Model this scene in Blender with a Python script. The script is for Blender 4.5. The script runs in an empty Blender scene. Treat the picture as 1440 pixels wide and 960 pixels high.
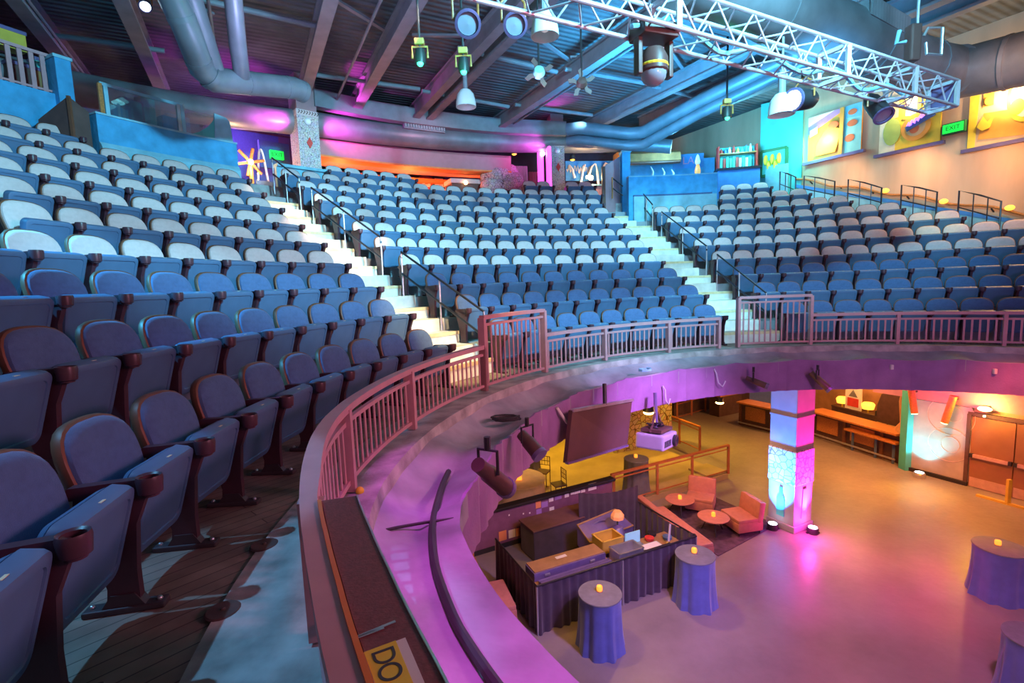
import bpy, bmesh, math, random
from math import sin, cos, pi, radians as RD, degrees as DG, hypot, atan2
from mathutils import Vector, Matrix
random.seed(7)
S = bpy.context.scene
COL = S.collection
PI = pi
# ------------------------------------------------------------------ view and survey of the hall
FPX, PHI, RHO, EYE = 704.0, 0.1138, 0.0354, 1.4621      # focal length (px of a 1440 wide frame), pitch, roll, eye height
CX, CY = 5.2965, 3.5345                                   # centre of the round hall
R_RAIL, R_A, TREAD = 6.494, 7.5627, 0.8349                # rail radius, first row radius, row spacing
PITCH = 0.5712                                            # seat spacing
ZF = -5.35                                                # dance floor below the balcony
D1 = Vector((-0.4577, 0.8891, 0)); N1 = Vector((0.8891, 0.4577, 0))   # along / towards the right-hand wall
W0 = Vector((12.07, 12.08, 0))
def zrow(i): return .437*i - .0047*i*i + .0004*i**3
def pol(R, deg, z=0.0):
    a = RD(deg); return Vector((CX + R*cos(a), CY + R*sin(a), z))
def ray(px, py):
    u = (px-720)/FPX; v = (480-py)/FPX
    cr, sr = cos(RHO), sin(RHO); uu = u*cr + v*sr; vv = -u*sr + v*cr
    c, s = cos(PHI), sin(PHI)
    return Vector((uu, c + vv*s, -s + vv*c))
def at_z(px, py, z):
    d = ray(px, py); p = d*((z-EYE)/d.z); p.z += EYE; return p
def at_y(px, py, y):
    d = ray(px, py); p = d*(y/d.y); p.z += EYE; return p
def at_r(px, py, R):
    d = ray(px, py); a = d.x**2 + d.y**2; b = -2*(d.x*CX + d.y*CY); c = CX*CX + CY*CY - R*R
    t = (-b + math.sqrt(max(0, b*b - 4*a*c)))/(2*a); p = d*t; p.z += EYE; return p
def at_wall(px, py, off):
    d = ray(px, py); p0 = W0 + N1*off
    t = p0.dot(N1)/(d.x*N1.x + d.y*N1.y); p = d*t; p.z += EYE; return p
def proj(p):
    zc = p.z-EYE; c, s = cos(PHI), sin(PHI); fw = p.y*c - zc*s; up = p.y*s + zc*c
    if fw < .05: return (-9999, -9999)
    u, v = p.x/fw, up/fw; cr, sr = cos(RHO), sin(RHO)
    return 720 + FPX*(u*cr - v*sr), 480 - FPX*(u*sr + v*cr)
def interp(tab, x):
    if x <= tab[0][0]: return tab[0][1]
    for (a, va), (b, vb) in zip(tab, tab[1:]):
        if x <= b: return va+(vb-va)*(x-a)/(b-a)
    return tab[-1][1]
RTAB = [(180, 6.494), (184, 6.475), (187.3, 6.44), (191.8, 6.375), (194.5, 6.335), (198.5, 6.275), (201, 6.245), (204.5, 6.215), (216, 6.16)]
def RR(th): return interp(RTAB, th)                      # the guard rail bends inwards near its boxed-in end
def ang(p): return DG(atan2(p.y-CY, p.x-CX)) % 360
# ------------------------------------------------------------------ materials
MATS = {}
def mat(name, col, rough=.6, metal=0.0, var=.12, scale=6.0, bump=0.0, bscale=40.0, emit=None, est=0.0, trans=0.0, alpha=1.0, spec=.4, sheen=0.0, stretch=None):
    m = bpy.data.materials.new(name); m.use_nodes = True
    nt = m.node_tree; b = nt.nodes['Principled BSDF']
    def inp(k, v):
        if k in b.inputs: b.inputs[k].default_value = v
    c4 = (col[0], col[1], col[2], 1)
    inp('Base Color', c4); inp('Roughness', rough); inp('Metallic', metal); inp('Specular IOR Level', spec)
    inp('Transmission Weight', trans); inp('Alpha', alpha)
    if sheen: inp('Sheen Weight', sheen)
    tc = nt.nodes.new('ShaderNodeTexCoord'); vec = tc.outputs['Object']
    if stretch:
        mp = nt.nodes.new('ShaderNodeMapping'); mp.inputs['Scale'].default_value = stretch
        nt.links.new(vec, mp.inputs['Vector']); vec = mp.outputs['Vector']
    if var > 0:
        n = nt.nodes.new('ShaderNodeTexNoise'); n.inputs['Scale'].default_value = scale; n.inputs['Detail'].default_value = 4
        r = nt.nodes.new('ShaderNodeValToRGB')
        r.color_ramp.elements[0].position = .3; r.color_ramp.elements[1].position = .7
        r.color_ramp.elements[0].color = tuple(max(0, x*(1-var)) for x in col) + (1,)
        r.color_ramp.elements[1].color = tuple(min(1, x*(1+var)) for x in col) + (1,)
        nt.links.new(vec, n.inputs['Vector']); nt.links.new(n.outputs['Fac'], r.inputs['Fac'])
        nt.links.new(r.outputs['Color'], b.inputs['Base Color'])
    if bump > 0:
        n2 = nt.nodes.new('ShaderNodeTexNoise'); n2.inputs['Scale'].default_value = bscale; n2.inputs['Detail'].default_value = 3
        bp = nt.nodes.new('ShaderNodeBump'); bp.inputs['Strength'].default_value = bump; bp.inputs['Distance'].default_value = .02
        nt.links.new(vec, n2.inputs['Vector']); nt.links.new(n2.outputs['Fac'], bp.inputs['Height']); nt.links.new(bp.outputs['Normal'], b.inputs['Normal'])
    if emit:
        inp('Emission Color', (emit[0], emit[1], emit[2], 1)); inp('Emission Strength', est)
    MATS[name] = m; return m
def ramp2(nt, fac, c0, c1, p0=.4, p1=.6, interp='LINEAR'):
    r = nt.nodes.new('ShaderNodeValToRGB'); e = r.color_ramp.elements; r.color_ramp.interpolation = interp
    e[0].position = p0; e[1].position = p1; e[0].color = (*c0, 1); e[1].color = (*c1, 1)
    nt.links.new(fac, r.inputs['Fac']); return r.outputs['Color']
def mixc(nt, fac, a, b_, mode='MIX'):
    m = nt.nodes.new('ShaderNodeMix'); m.data_type = 'RGBA'; m.blend_type = mode
    if isinstance(fac, float): m.inputs[0].default_value = fac
    else: nt.links.new(fac, m.inputs[0])
    for v, k in ((a, 6), (b_, 7)):
        if isinstance(v, tuple): m.inputs[k].default_value = (*v, 1)
        else: nt.links.new(v, m.inputs[k])
    return m.outputs[2]
def nodes(m):
    nt = m.node_tree; return nt, nt.nodes['Principled BSDF']
# seats
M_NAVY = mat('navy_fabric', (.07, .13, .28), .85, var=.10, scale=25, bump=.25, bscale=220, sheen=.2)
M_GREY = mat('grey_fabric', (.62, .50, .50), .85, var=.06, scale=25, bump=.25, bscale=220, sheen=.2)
M_PLAST = mat('blue_grey_plastic', (.085, .16, .285), .42, var=.06, scale=8)
M_SHELL = mat('brown_moulded_shell', (.17, .065, .035), .5, var=.15, scale=8)
M_ARM = mat('maroon_arm_plastic', (.075, .030, .045), .38, var=.1, scale=10)
M_CAST = mat('dark_cast_iron', (.07, .05, .06), .5, .3, var=.1)
M_BOLT = mat('bright_bolt_steel', (.6, .6, .65), .3, .9, var=0)
M_PLATE = mat('cream_number_plate', (.75, .66, .42), .5, var=0)
# structure
M_CONC = mat('worn_concrete', (.40, .36, .35), .8, var=.38, scale=4.5, bump=.2, bscale=30)
M_TIER = mat('tier_concrete', (.30, .31, .34), .8, var=.15, scale=3)
M_STEP = mat('cream_step_paint', (.80, .74, .66), .7, var=.14, scale=5)
M_NOSE = mat('yellow_step_nosing', (.80, .62, .34), .6, var=.15, scale=8)
M_RAILP = mat('rose_painted_steel', (.55, .27, .29), .42, var=.08, scale=6)
M_HRAIL = mat('dark_handrail_paint', (.045, .045, .06), .35, .4, var=0)
M_MAROON = mat('maroon_speckled_board', (.20, .052, .055), .55, var=.2, scale=90, bump=.1, bscale=150)
M_BLUEW = mat('rough_blue_plaster', (.06, .34, .62), .75, var=.18, scale=4, bump=.5, bscale=14)
M_BLUEL = mat('pale_blue_plinth', (.24, .50, .62), .7, var=.15, scale=4, bump=.3, bscale=14)
M_STUCCO = mat('tan_stucco', (.62, .40, .27), .85, var=.22, scale=1.1, bump=.3, bscale=10, stretch=(1, 1, .25))
M_CEIL = mat('dark_deck_ceiling', (.11, .11, .125), .8, var=.3, scale=1.5)
M_BEAM = mat('grey_painted_steel', (.20, .20, .23), .6, var=.15, scale=3)
M_DUCT = mat('galvanised_duct', (.21, .21, .24), .42, .35, var=.2, scale=2)
M_BACK = mat('plum_back_wall', (.13, .09, .14), .8, var=.2, scale=2)
M_SOFF = mat('mauve_soffit', (.42, .22, .24), .7, var=.05)
M_ORANGE = mat('orange_soffit_trim', (.75, .24, .06), .6, var=.1)
M_DARKW = mat('dark_brown_panel', (.10, .05, .045), .55, var=.2, scale=5)
M_WOOD = mat('orange_bar_wood', (.46, .18, .055), .4, var=.25, scale=5, stretch=(1, 6, 6))
M_DOOR = mat('brown_fire_door', (.30, .13, .065), .5, var=.08, scale=3)
M_KICK = mat('rosy_kick_plate', (.60, .36, .30), .35, .3, var=.1)
M_STEEL = mat('brushed_steel', (.62, .62, .66), .32, .8, var=.1)
M_ALU = mat('white_truss_aluminium', (.60, .56, .62), .38, .4, var=.06)
M_BLACK = mat('black_fixture_paint', (.028, .024, .028), .45, .1, var=.1)
M_BROWNF = mat('brown_fixture_paint', (.11, .055, .05), .45, .1, var=.1)
M_CLOTH = mat('black_drape_cloth', (.055, .032, .060), .75, var=.2, scale=5, bump=.2, bscale=120, sheen=.3)
M_BLUEC = mat('indigo_table_cloth', (.10, .13, .42), .6, var=.15, scale=4, bump=.2, bscale=120, sheen=.4)
M_TOPC = mat('grey_stretched_table_top', (.17, .17, .20), .6, var=.15, scale=7)
M_TAN = mat('tan_round_table_cloth', (.60, .42, .30), .7, var=.08)
M_ROSE = mat('rose_upholstery', (.52, .20, .15), .7, var=.1, scale=8, bump=.2, bscale=60)
M_FLAME = mat('orange_votive_glass', (1, .35, .05), .3, var=0, emit=(1, .30, .03), est=1.6)
M_YELLOW = mat('yellow_sign_print', (.85, .62, .04), .5, var=.06)
M_PAPER = mat('off_white_paper', (.75, .68, .64), .6, var=.05)
M_INK = mat('dark_grey_ink', (.06, .055, .06), .6, var=0)
M_GUTTER = mat('grey_ledge_cloth', (.32, .29, .34), .75, var=.3, scale=2.2, bump=.4, bscale=7)
M_PURPC = mat('plum_fascia_cloth', (.30, .15, .34), .8, var=.15, scale=3, bump=.25, bscale=40)
M_CABLE = mat('black_rubber_cable', (.035, .03, .035), .5, var=0)
M_GLASS = mat('frosted_lamp_glass', (.80, .76, .76), .35, var=0, trans=.25)
M_LENS = mat('clear_lens_glass', (.65, .75, .9), .08, var=0, trans=.6)
M_PANE = mat('smoky_window_glass', (.55, .60, .65), .08, var=0, trans=.9, alpha=.45)
M_GEXIT = mat('green_exit_face', (.02, .5, .08), .4, var=0, emit=(.01, .8, .06), est=1.2)
M_WHITEGLOW = mat('white_lamp_face', (1, 1, 1), .4, var=0, emit=(1, .95, .9), est=9)
M_CYANGLOW = mat('cyan_lamp_face', (1, 1, 1), .4, var=0, emit=(.65, .9, 1), est=9)
M_WARMGLOW = mat('warm_lamp_face', (1, .9, .7), .4, var=0, emit=(1, .62, .22), est=9)
M_GREENGLOW = mat('green_lamp_face', (.3, 1, .6), .4, var=0, emit=(.03, 1, .42), est=4)
M_AMBER = mat('amber_lamp_face', (1, .6, .1), .4, var=0, emit=(1, .5, .05), est=2.2)
M_PINKGLOW = mat('magenta_light_tube', (1, .2, .8), .4, var=0, emit=(1, .08, .75), est=2.2)
M_RUG = mat('dark_patterned_rug', (.09, .05, .08), .9, var=.4, scale=7)
M_CASE = mat('road_case_wood', (.34, .19, .08), .5, var=.15, scale=5)
M_CASEP = mat('purple_road_case_rail', (.20, .15, .32), .35, .4, var=.1)
M_BIN = mat('yellow_plastic_bin', (.62, .40, .06), .4, var=.08)
M_TEAL = mat('teal_painted_wall', (.08, .48, .48), .7, var=.12, scale=2)
M_GREENF = mat('dark_green_frame', (.03, .16, .06), .5, var=.1)
M_YFLOOR = mat('raised_platform_floor', (.40, .30, .16), .4, var=.15, scale=1.5)
M_SCREENB = mat('dark_screen_back', (.11, .055, .05), .4, var=.1)
M_RED = mat('red_paint', (.6, .05, .04), .5, var=.1)
M_STICK = [mat('sticker_white', (.8, .75, .75), .5, var=0), mat('sticker_orange', (.8, .3, .12), .5, var=0), mat('sticker_violet', (.35, .2, .55), .5, var=0), mat('sticker_cream', (.8, .7, .45), .5, var=0)]

# plank floor of the balcony walkway
M_PLANK = mat('worn_plank_floor', (.27, .20, .16), .6, var=0)
nt, b = nodes(M_PLANK)
tc = nt.nodes.new('ShaderNodeTexCoord'); mp = nt.nodes.new('ShaderNodeMapping'); mp.inputs['Rotation'].default_value = (0, 0, RD(-48)); mp.inputs['Scale'].default_value = (1, 1, 1)
nt.links.new(tc.outputs['Object'], mp.inputs['Vector'])
br = nt.nodes.new('ShaderNodeTexBrick'); br.inputs['Scale'].default_value = 1.0; br.inputs['Brick Width'].default_value = 2.4; br.inputs['Row Height'].default_value = .09; br.inputs['Mortar Size'].default_value = .0035
br.inputs['Color1'].default_value = (.33, .25, .20, 1); br.inputs['Color2'].default_value = (.26, .19, .16, 1); br.inputs['Mortar'].default_value = (.09, .065, .055, 1)
nt.links.new(mp.outputs['Vector'], br.inputs['Vector'])
nz = nt.nodes.new('ShaderNodeTexNoise'); nz.inputs['Scale'].default_value = 2.6; nz.inputs['Detail'].default_value = 6
nt.links.new(tc.outputs['Object'], nz.inputs['Vector'])
wear = ramp2(nt, nz.outputs['Fac'], (.55, .52, .5), (1.0, 1.0, 1.0), .36, .62)
nt.links.new(mixc(nt, 1.0, br.outputs['Color'], wear, 'MULTIPLY'), b.inputs['Base Color'])
# polished dance floor
M_DANCE = mat('polished_dance_floor', (.36, .30, .29), .3, var=0)
nt, b = nodes(M_DANCE)
tc = nt.nodes.new('ShaderNodeTexCoord')
nz = nt.nodes.new('ShaderNodeTexNoise'); nz.inputs['Scale'].default_value = .7; nz.inputs['Detail'].default_value = 8; nz.inputs['Roughness'].default_value = .65
nt.links.new(tc.outputs['Object'], nz.inputs['Vector'])
c = ramp2(nt, nz.outputs['Fac'], (.20, .165, .165), (.29, .24, .235), .30, .70)
nt.links.new(c, b.inputs['Base Color'])
n2 = nt.nodes.new('ShaderNodeTexNoise'); n2.inputs['Scale'].default_value = 9; n2.inputs['Detail'].default_value = 5
nt.links.new(tc.outputs['Object'], n2.inputs['Vector'])
rr = nt.nodes.new('ShaderNodeMapRange'); rr.inputs['To Min'].default_value = .22; rr.inputs['To Max'].default_value = .5
nt.links.new(n2.outputs['Fac'], rr.inputs['Value']); nt.links.new(rr.outputs['Result'], b.inputs['Roughness'])
bp = nt.nodes.new('ShaderNodeBump'); bp.inputs['Strength'].default_value = .12; bp.inputs['Distance'].default_value = .02
nt.links.new(n2.outputs['Fac'], bp.inputs['Height']); nt.links.new(bp.outputs['Normal'], b.inputs['Normal'])
def brickmat(name, c1, c2, mo, w, h, mort=.012, vor=False):
    m = mat(name, c1, .8, var=0); nt, b = nodes(m)
    tc = nt.nodes.new('ShaderNodeTexCoord')
    if vor:
        v = nt.nodes.new('ShaderNodeTexVoronoi'); v.inputs['Scale'].default_value = w; nt.links.new(tc.outputs['Object'], v.inputs['Vector'])
        v2 = nt.nodes.new('ShaderNodeTexVoronoi'); v2.feature = 'DISTANCE_TO_EDGE'; v2.inputs['Scale'].default_value = w; nt.links.new(tc.outputs['Object'], v2.inputs['Vector'])
        base = mixc(nt, .5, v.outputs['Color'], c2, 'MIX'); base = mixc(nt, .75, base, c1)
        k = ramp2(nt, v2.outputs['Distance'], mo, (1, 1, 1), .02, .07)
        nt.links.new(mixc(nt, 1.0, base, k, 'MULTIPLY'), b.inputs['Base Color'])
    else:
        sp = nt.nodes.new('ShaderNodeSeparateXYZ'); nt.links.new(tc.outputs['Object'], sp.inputs[0])
        add = nt.nodes.new('ShaderNodeMath'); add.operation = 'ADD'; nt.links.new(sp.outputs[0], add.inputs[0]); nt.links.new(sp.outputs[1], add.inputs[1])
        cb = nt.nodes.new('ShaderNodeCombineXYZ'); nt.links.new(add.outputs[0], cb.inputs[0]); nt.links.new(sp.outputs[2], cb.inputs[1])
        br = nt.nodes.new('ShaderNodeTexBrick'); br.inputs['Scale'].default_value = 1; br.inputs['Brick Width'].default_value = w; br.inputs['Row Height'].default_value = h; br.inputs['Mortar Size'].default_value = mort
        br.inputs['Color1'].default_value = (*c1, 1); br.inputs['Color2'].default_value = (*c2, 1); br.inputs['Mortar'].default_value = (*mo, 1)
        nt.links.new(cb.outputs[0], br.inputs['Vector']); nt.links.new(br.outputs['Color'], b.inputs['Base Color'])
    return m
M_BRICK = brickmat('pink_brick_wall', (.60, .28, .20), (.50, .22, .17), (.65, .40, .32), .22, .075)
M_STONE = brickmat('grey_stone_mosaic', (.55, .52, .52), (.38, .35, .37), (.28, .26, .28), 17, 9, vor=True)
M_ROCK = brickmat('speckled_rock_mosaic', (.55, .42, .45), (.62, .35, .40), (.25, .12, .2), 11, 9, vor=True)
M_YROCK = brickmat('brown_rubble_stone', (.50, .34, .14), (.38, .22, .08), (.22, .12, .04), 4.5, 9, vor=True)
# corrugated steel deck
nt, b = nodes(M_CEIL)
tc = nt.nodes.new('ShaderNodeTexCoord'); mp = nt.nodes.new('ShaderNodeMapping'); mp.inputs['Rotation'].default_value = (0, 0, RD(-27.2))
nt.links.new(tc.outputs['Object'], mp.inputs['Vector'])
wv = nt.nodes.new('ShaderNodeTexWave'); wv.bands_direction = 'Y'; wv.inputs['Scale'].default_value = 1.6
nt.links.new(mp.outputs['Vector'], wv.inputs['Vector'])
bp = nt.nodes.new('ShaderNodeBump'); bp.inputs['Strength'].default_value = .7; bp.inputs['Distance'].default_value = .05
nt.links.new(wv.outputs['Fac'], bp.inputs['Height']); nt.links.new(bp.outputs['Normal'], b.inputs['Normal'])

# ------------------------------------------------------------------ mesh builder
class MB:
    def __init__(s): s.bm = bmesh.new()
    def _add(s, verts, faces, M=None):
        vs = [s.bm.verts.new((M @ Vector(v)) if M else v) for v in verts]
        for f in faces:
            try: s.bm.faces.new([vs[i] for i in f])
            except ValueError: pass
        return s
    def box(s, c, d, rz=0, M=None, bev=0.0):
        b2 = bmesh.new(); bmesh.ops.create_cube(b2, size=1)
        bmesh.ops.scale(b2, vec=d, verts=b2.verts)
        if bev > 0: bmesh.ops.bevel(b2, geom=list(b2.edges), offset=bev, segments=2, affect='EDGES', profile=.6)
        T = Matrix.Translation(c) @ Matrix.Rotation(rz, 4, 'Z')
        if M: T = M @ T
        return s._merge(b2, T)
    def _merge(s, b2, T):
        b2.verts.index_update()
        vs = [s.bm.verts.new(T @ v.co) for v in b2.verts]
        for f in b2.faces: s.bm.faces.new([vs[v.index] for v in f.verts])
        b2.free(); return s
    def tube(s, pts, r, seg=8, cap=True, M=None):
        pts = [Vector(p) for p in pts]; n = len(pts); rings = []; prev = None
        rs = r if isinstance(r, (list, tuple)) else [r]*n
        for i, p in enumerate(pts):
            t = (pts[min(i+1, n-1)] - pts[max(i-1, 0)]).normalized()
            if prev is None:
                up = Vector((0, 0, 1)) if abs(t.z) < .95 else Vector((1, 0, 0)); x = t.cross(up).normalized()
            else:
                x = prev - t*prev.dot(t); x.normalize()
            prev = x; y = t.cross(x)
            rings.append([p + (x*cos(2*PI*k/seg) + y*sin(2*PI*k/seg))*rs[i] for k in range(seg)])
        V = [v for rg in rings for v in rg]; F = []
        for i in range(n-1):
            for k in range(seg):
                a = i*seg+k; b_ = i*seg+(k+1) % seg; F.append((a, b_, b_+seg, a+seg))
        if cap: F.append(tuple(range(seg))[::-1]); F.append(tuple((n-1)*seg+k for k in range(seg)))
        return s._add(V, F, M)
    def bar(s, p0, p1, w, h, M=None):           # rectangular bar between two points (w sideways, h upwards)
        p0, p1 = Vector(p0), Vector(p1); t = (p1-p0).normalized()
        up = Vector((0, 0, 1)) if abs(t.z) < .95 else Vector((0, 1, 0))
        x = t.cross(up).normalized()*w/2; y = x.cross(t).normalized()*h/2
        V = [p+a*x+c_*y for p in (p0, p1) for a, c_ in ((-1, -1), (1, -1), (1, 1), (-1, 1))]
        return s._add(V, [(0, 1, 2, 3), (7, 6, 5, 4), (0, 4, 5, 1), (1, 5, 6, 2), (2, 6, 7, 3), (3, 7, 4, 0)], M)
    def lathe(s, prof, seg=32, M=None, fold=None):
        V = []; F = []; n = len(prof)
        for k in range(seg):
            a = 2*PI*k/seg
            for j, (r, z) in enumerate(prof):
                rr = r*(1 + (fold(a, j/(n-1)) if fold else 0)); V.append((rr*cos(a), rr*sin(a), z))
        for k in range(seg):
            k2 = (k+1) % seg
            for j in range(n-1): F.append((k*n+j, k2*n+j, k2*n+j+1, k*n+j+1))
        ring = prof[0] == prof[-1]
        if prof[0][0] > 1e-6 and not ring: F.append(tuple(k*n for k in range(seg))[::-1])
        if prof[-1][0] > 1e-6 and not ring: F.append(tuple(k*n+n-1 for k in range(seg)))
        s._add(V, F, M)
        return s
    def sector(s, prof, t0, t1, n=48, close=True, jit=None):       # profile (R,z) swept about the hall's centre
        V = []; F = []; m = len(prof)
        for k in range(n+1):
            th = t0+(t1-t0)*k/n
            for j, (R, z) in enumerate(prof):
                if jit: dR, dz = jit(th, j)
                else: dR = dz = 0
                V.append(pol(R+dR, th, z+dz))
        mm = m if close else m-1
        for k in range(n):
            for j in range(mm):
                j2 = (j+1) % m; F.append((k*m+j, k*m+j2, (k+1)*m+j2, (k+1)*m+j))
        if close: F.append(tuple(range(m))[::-1]); F.append(tuple(n*m+j for j in range(m)))
        return s._add(V, F)
    def rring(s, d0, d1, z0, z1, t0, t1, n=48):      # like ring, but following the guard rail's line
        return s.sector([(R_RAIL+d0, z0), (R_RAIL+d1, z0), (R_RAIL+d1, z1), (R_RAIL+d0, z1)], t0, t1, n, jit=lambda th, j: (RR(th)-R_RAIL, 0))
    def ring(s, R0, R1, z0, z1, t0, t1, n=48): return s.sector([(R0, z0), (R1, z0), (R1, z1), (R0, z1)], t0, t1, n)
    def prism(s, poly, axis0, axis1, org, thick):                  # 2-D outline in the plane axis0/axis1, extruded both ways along the normal
        a0, a1, o = Vector(axis0), Vector(axis1), Vector(org); nn = a0.cross(a1).normalized()*thick/2
        m = len(poly); P = [o+a0*x+a1*y for x, y in poly]
        V = [p-nn for p in P]+[p+nn for p in P]
        F = [tuple(range(m))[::-1], tuple(range(m, 2*m))]+[(i, (i+1) % m, m+(i+1) % m, m+i) for i in range(m)]
        return s._add(V, F)
    def ball(s, c, r, sc=(1, 1, 1), M=None):
        b2 = bmesh.new(); bmesh.ops.create_uvsphere(b2, u_segments=14, v_segments=8, radius=r)
        T = Matrix.Translation(c) @ Matrix.Diagonal((*sc, 1))
        if M: T = M @ T
        return s._merge(b2, T)
    def build(s, name, m, parent=None, smooth=False, local=False):
        bm = s.bm
        bmesh.ops.recalc_face_normals(bm, faces=bm.faces)
        if parent is not None and not local:
            bm.transform(ROOT[parent.name].inverted())
        me = bpy.data.meshes.new(name); bm.to_mesh(me); bm.free()
        me.materials.append(m)
        if smooth:
            for p in me.polygons: p.use_smooth = True
            try: me.set_sharp_from_angle(angle=RD(35))
            except Exception: pass
        o = bpy.data.objects.new(name, me); COL.objects.link(o)
        if parent is not None:
            o.parent = parent; ROOT[o.name] = ROOT[parent.name]
        else: ROOT[o.name] = Matrix.Identity(4)
        return o
ROOT = {}
def thing(name, label, cat, loc=(0, 0, 0), rz=0.0, group=None):
    e = bpy.data.objects.new(name, None); COL.objects.link(e); e.empty_display_size = .1
    e.location = loc; e.rotation_euler = (0, 0, rz)
    ROOT[e.name] = Matrix.Translation(loc) @ Matrix.Rotation(rz, 4, 'Z')
    e['label'] = label; e['category'] = cat
    if group: e['group'] = group
    return e
def tag(o, label, cat, group=None, kind=None):
    o['label'] = label; o['category'] = cat
    if group: o['group'] = group
    if kind: o['kind'] = kind
    return o
def struct(mb, name, m, parent=None, smooth=False):
    o = mb.build(name, m, parent, smooth)
    if parent is None: o['kind'] = 'structure'
    return o
def copy_thing(root, loc, rz, label=None, group=None):
    r = root.copy(); COL.objects.link(r); r.location = loc; r.rotation_euler = (0, 0, rz)
    if label: r['label'] = label
    if group: r['group'] = group
    for ch in root.children:
        c_ = ch.copy(); COL.objects.link(c_); c_.parent = r
        for g in ch.children:
            d = g.copy(); COL.objects.link(d); d.parent = c_
    return r
def text_mesh(name, body, size, m, M, parent, depth=.004):
    cu = bpy.data.curves.new(name, 'FONT'); cu.body = body; cu.size = size; cu.extrude = depth; cu.align_x = 'CENTER'; cu.align_y = 'CENTER'
    t = bpy.data.objects.new(name+'_tmp', cu); COL.objects.link(t)
    bpy.context.view_layer.update()
    me = bpy.data.meshes.new_from_object(t.evaluated_get(bpy.context.evaluated_depsgraph_get()))
    bpy.data.objects.remove(t); bpy.data.curves.remove(cu)
    me.transform(ROOT[parent.name].inverted() @ M if parent is not None else M)
    me.materials.clear(); me.materials.append(m)
    o = bpy.data.objects.new(name, me); COL.objects.link(o); o.parent = parent
    if parent is not None: ROOT[o.name] = ROOT[parent.name]
    return o
ORD = ['', 'first', 'second', 'third', 'fourth', 'fifth', 'sixth', 'seventh', 'eighth', 'ninth', 'tenth', 'eleventh', 'twelfth', 'thirteenth', 'fourteenth', 'fifteenth', 'sixteenth', 'seventeenth', 'eighteenth', 'nineteenth', 'twentieth', 'twenty-first', 'twenty-second', 'twenty-third', 'twenty-fourth']
# ================================================================== THE HALL
def wall_theta(R, off, guess):                    # where the circle R meets the straight right-hand wall
    for k in range(0, 1200):
        th = 110 - k*.1
        p = pol(R, th)
        if (p-W0).dot(N1) >= off: return th
    return guess
OFF_UP, OFF_LOW = 1.5, 3.34
# dance floor and the lower room
fl = MB(); fl.box((5, 12, ZF-.1), (44, 46, .2)); struct(fl, 'floor', M_DANCE)
# stepped balcony
for i in range(10):
    Ri = R_A + TREAD*i; r0 = 6.30 if i == 0 else Ri-.58; r1 = Ri+.256
    t0 = wall_theta(r1, OFF_UP, 40); t1 = 216 if i < 6 else 190
    if i == 9: r1 = Ri+.40
    m = MB(); m.ring(r0, r1, zrow(i)-(.5 if i else .35), zrow(i), t0, t1, 90)
    struct(m, 'floor_tier', M_PLANK if i == 0 else M_TIER)
m = MB(); m.ring(15.1+.4, 21.2, zrow(10)-.4, zrow(10), 62, 190, 60); struct(m, 'floor_concourse', M_CONC)
# underside of the balcony = ceiling of the lower room
m = MB(); m.ring(6.0, 25, -.66, -.56, 58, 216, 90); struct(m, 'ceiling_lower', M_DARKW)
m = MB(); m.ring(6.0, 12.9, -.66, -.56, 30, 58, 20); struct(m, 'ceiling_lower', M_DARKW)
# right-hand wall, upper and lower
m = MB(); c = W0 + N1*(OFF_UP+.15) + D1*1.5; m.box((c.x, c.y, 3.2), (.3, 22, 9.4), rz=atan2(D1.y, D1.x)-PI/2); struct(m, 'wall_right', M_STUCCO)
# pilaster returns between the mural bays
for al in (5.2, 2.95, -.1):
    q = W0 + N1*(OFF_UP+.02) + D1*(al-.35 if al > 5 else al+.25)
    m = MB()
    q = W0 + N1*(OFF_UP-.04) + D1*al
M_LWALL = mat('warm_painted_wall', (.42, .22, .14), .7, var=.15, scale=2)
m = MB(); c = Vector((14.84, 14.0, 0)) + N1*.15 + D1*(-4.1); m.box((c.x, c.y, (ZF-.7)/2), (.3, 14, abs(ZF)-.7), rz=atan2(D1.y, D1.x)-PI/2); struct(m, 'wall_right_lower', M_LWALL)
m = MB(); m.ring(24.4, 24.7, ZF, -.7, 72, 150, 60); struct(m, 'wall_back_lower', M_DARKW)
m = MB(); m.ring(21.0, 21.3, 3.6, 9.0, 63, 185, 60); struct(m, 'wall_back', M_BACK)
# roof deck with beams running along the hall
ZC = 7.75
m = MB(); m.box((1, 12, ZC+.15), (34, 34, .2), rz=atan2(D1.y, D1.x)-PI/2); struct(m, 'ceiling', M_CEIL)
AX = D1.copy()
def beam(off_pt, L0, L1, w, h, z, name='ceiling_beam', ma=M_BEAM):
    m = MB(); p0 = off_pt + AX*L0; p1 = off_pt + AX*L1
    t = h
    m.bar((p0.x, p0.y, z), (p1.x, p1.y, z), w, .07); m.bar((p0.x, p0.y, z+t/2), (p1.x, p1.y, z+t/2), .07, t); m.bar((p0.x, p0.y, z+t), (p1.x, p1.y, z+t), w*.9, .06)
    struct(m, name, ma)
ZB = 7.15
for px, py in ((20, 0), (170, 0), (465, 0), (590, 0), (1330, 0)):
    q = at_z(px, py, ZB); q.z = 0
    beam(q, -9, 9.5, .28, .42, ZB)
for px, py in ((740, 0), (775, 0), (905, 45), (1010, 97), (1090, 120)):
    q = at_z(px, py, ZB); q.z = 0
    beam(q, -12, 8.5, .24, .42, ZB)
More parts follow.
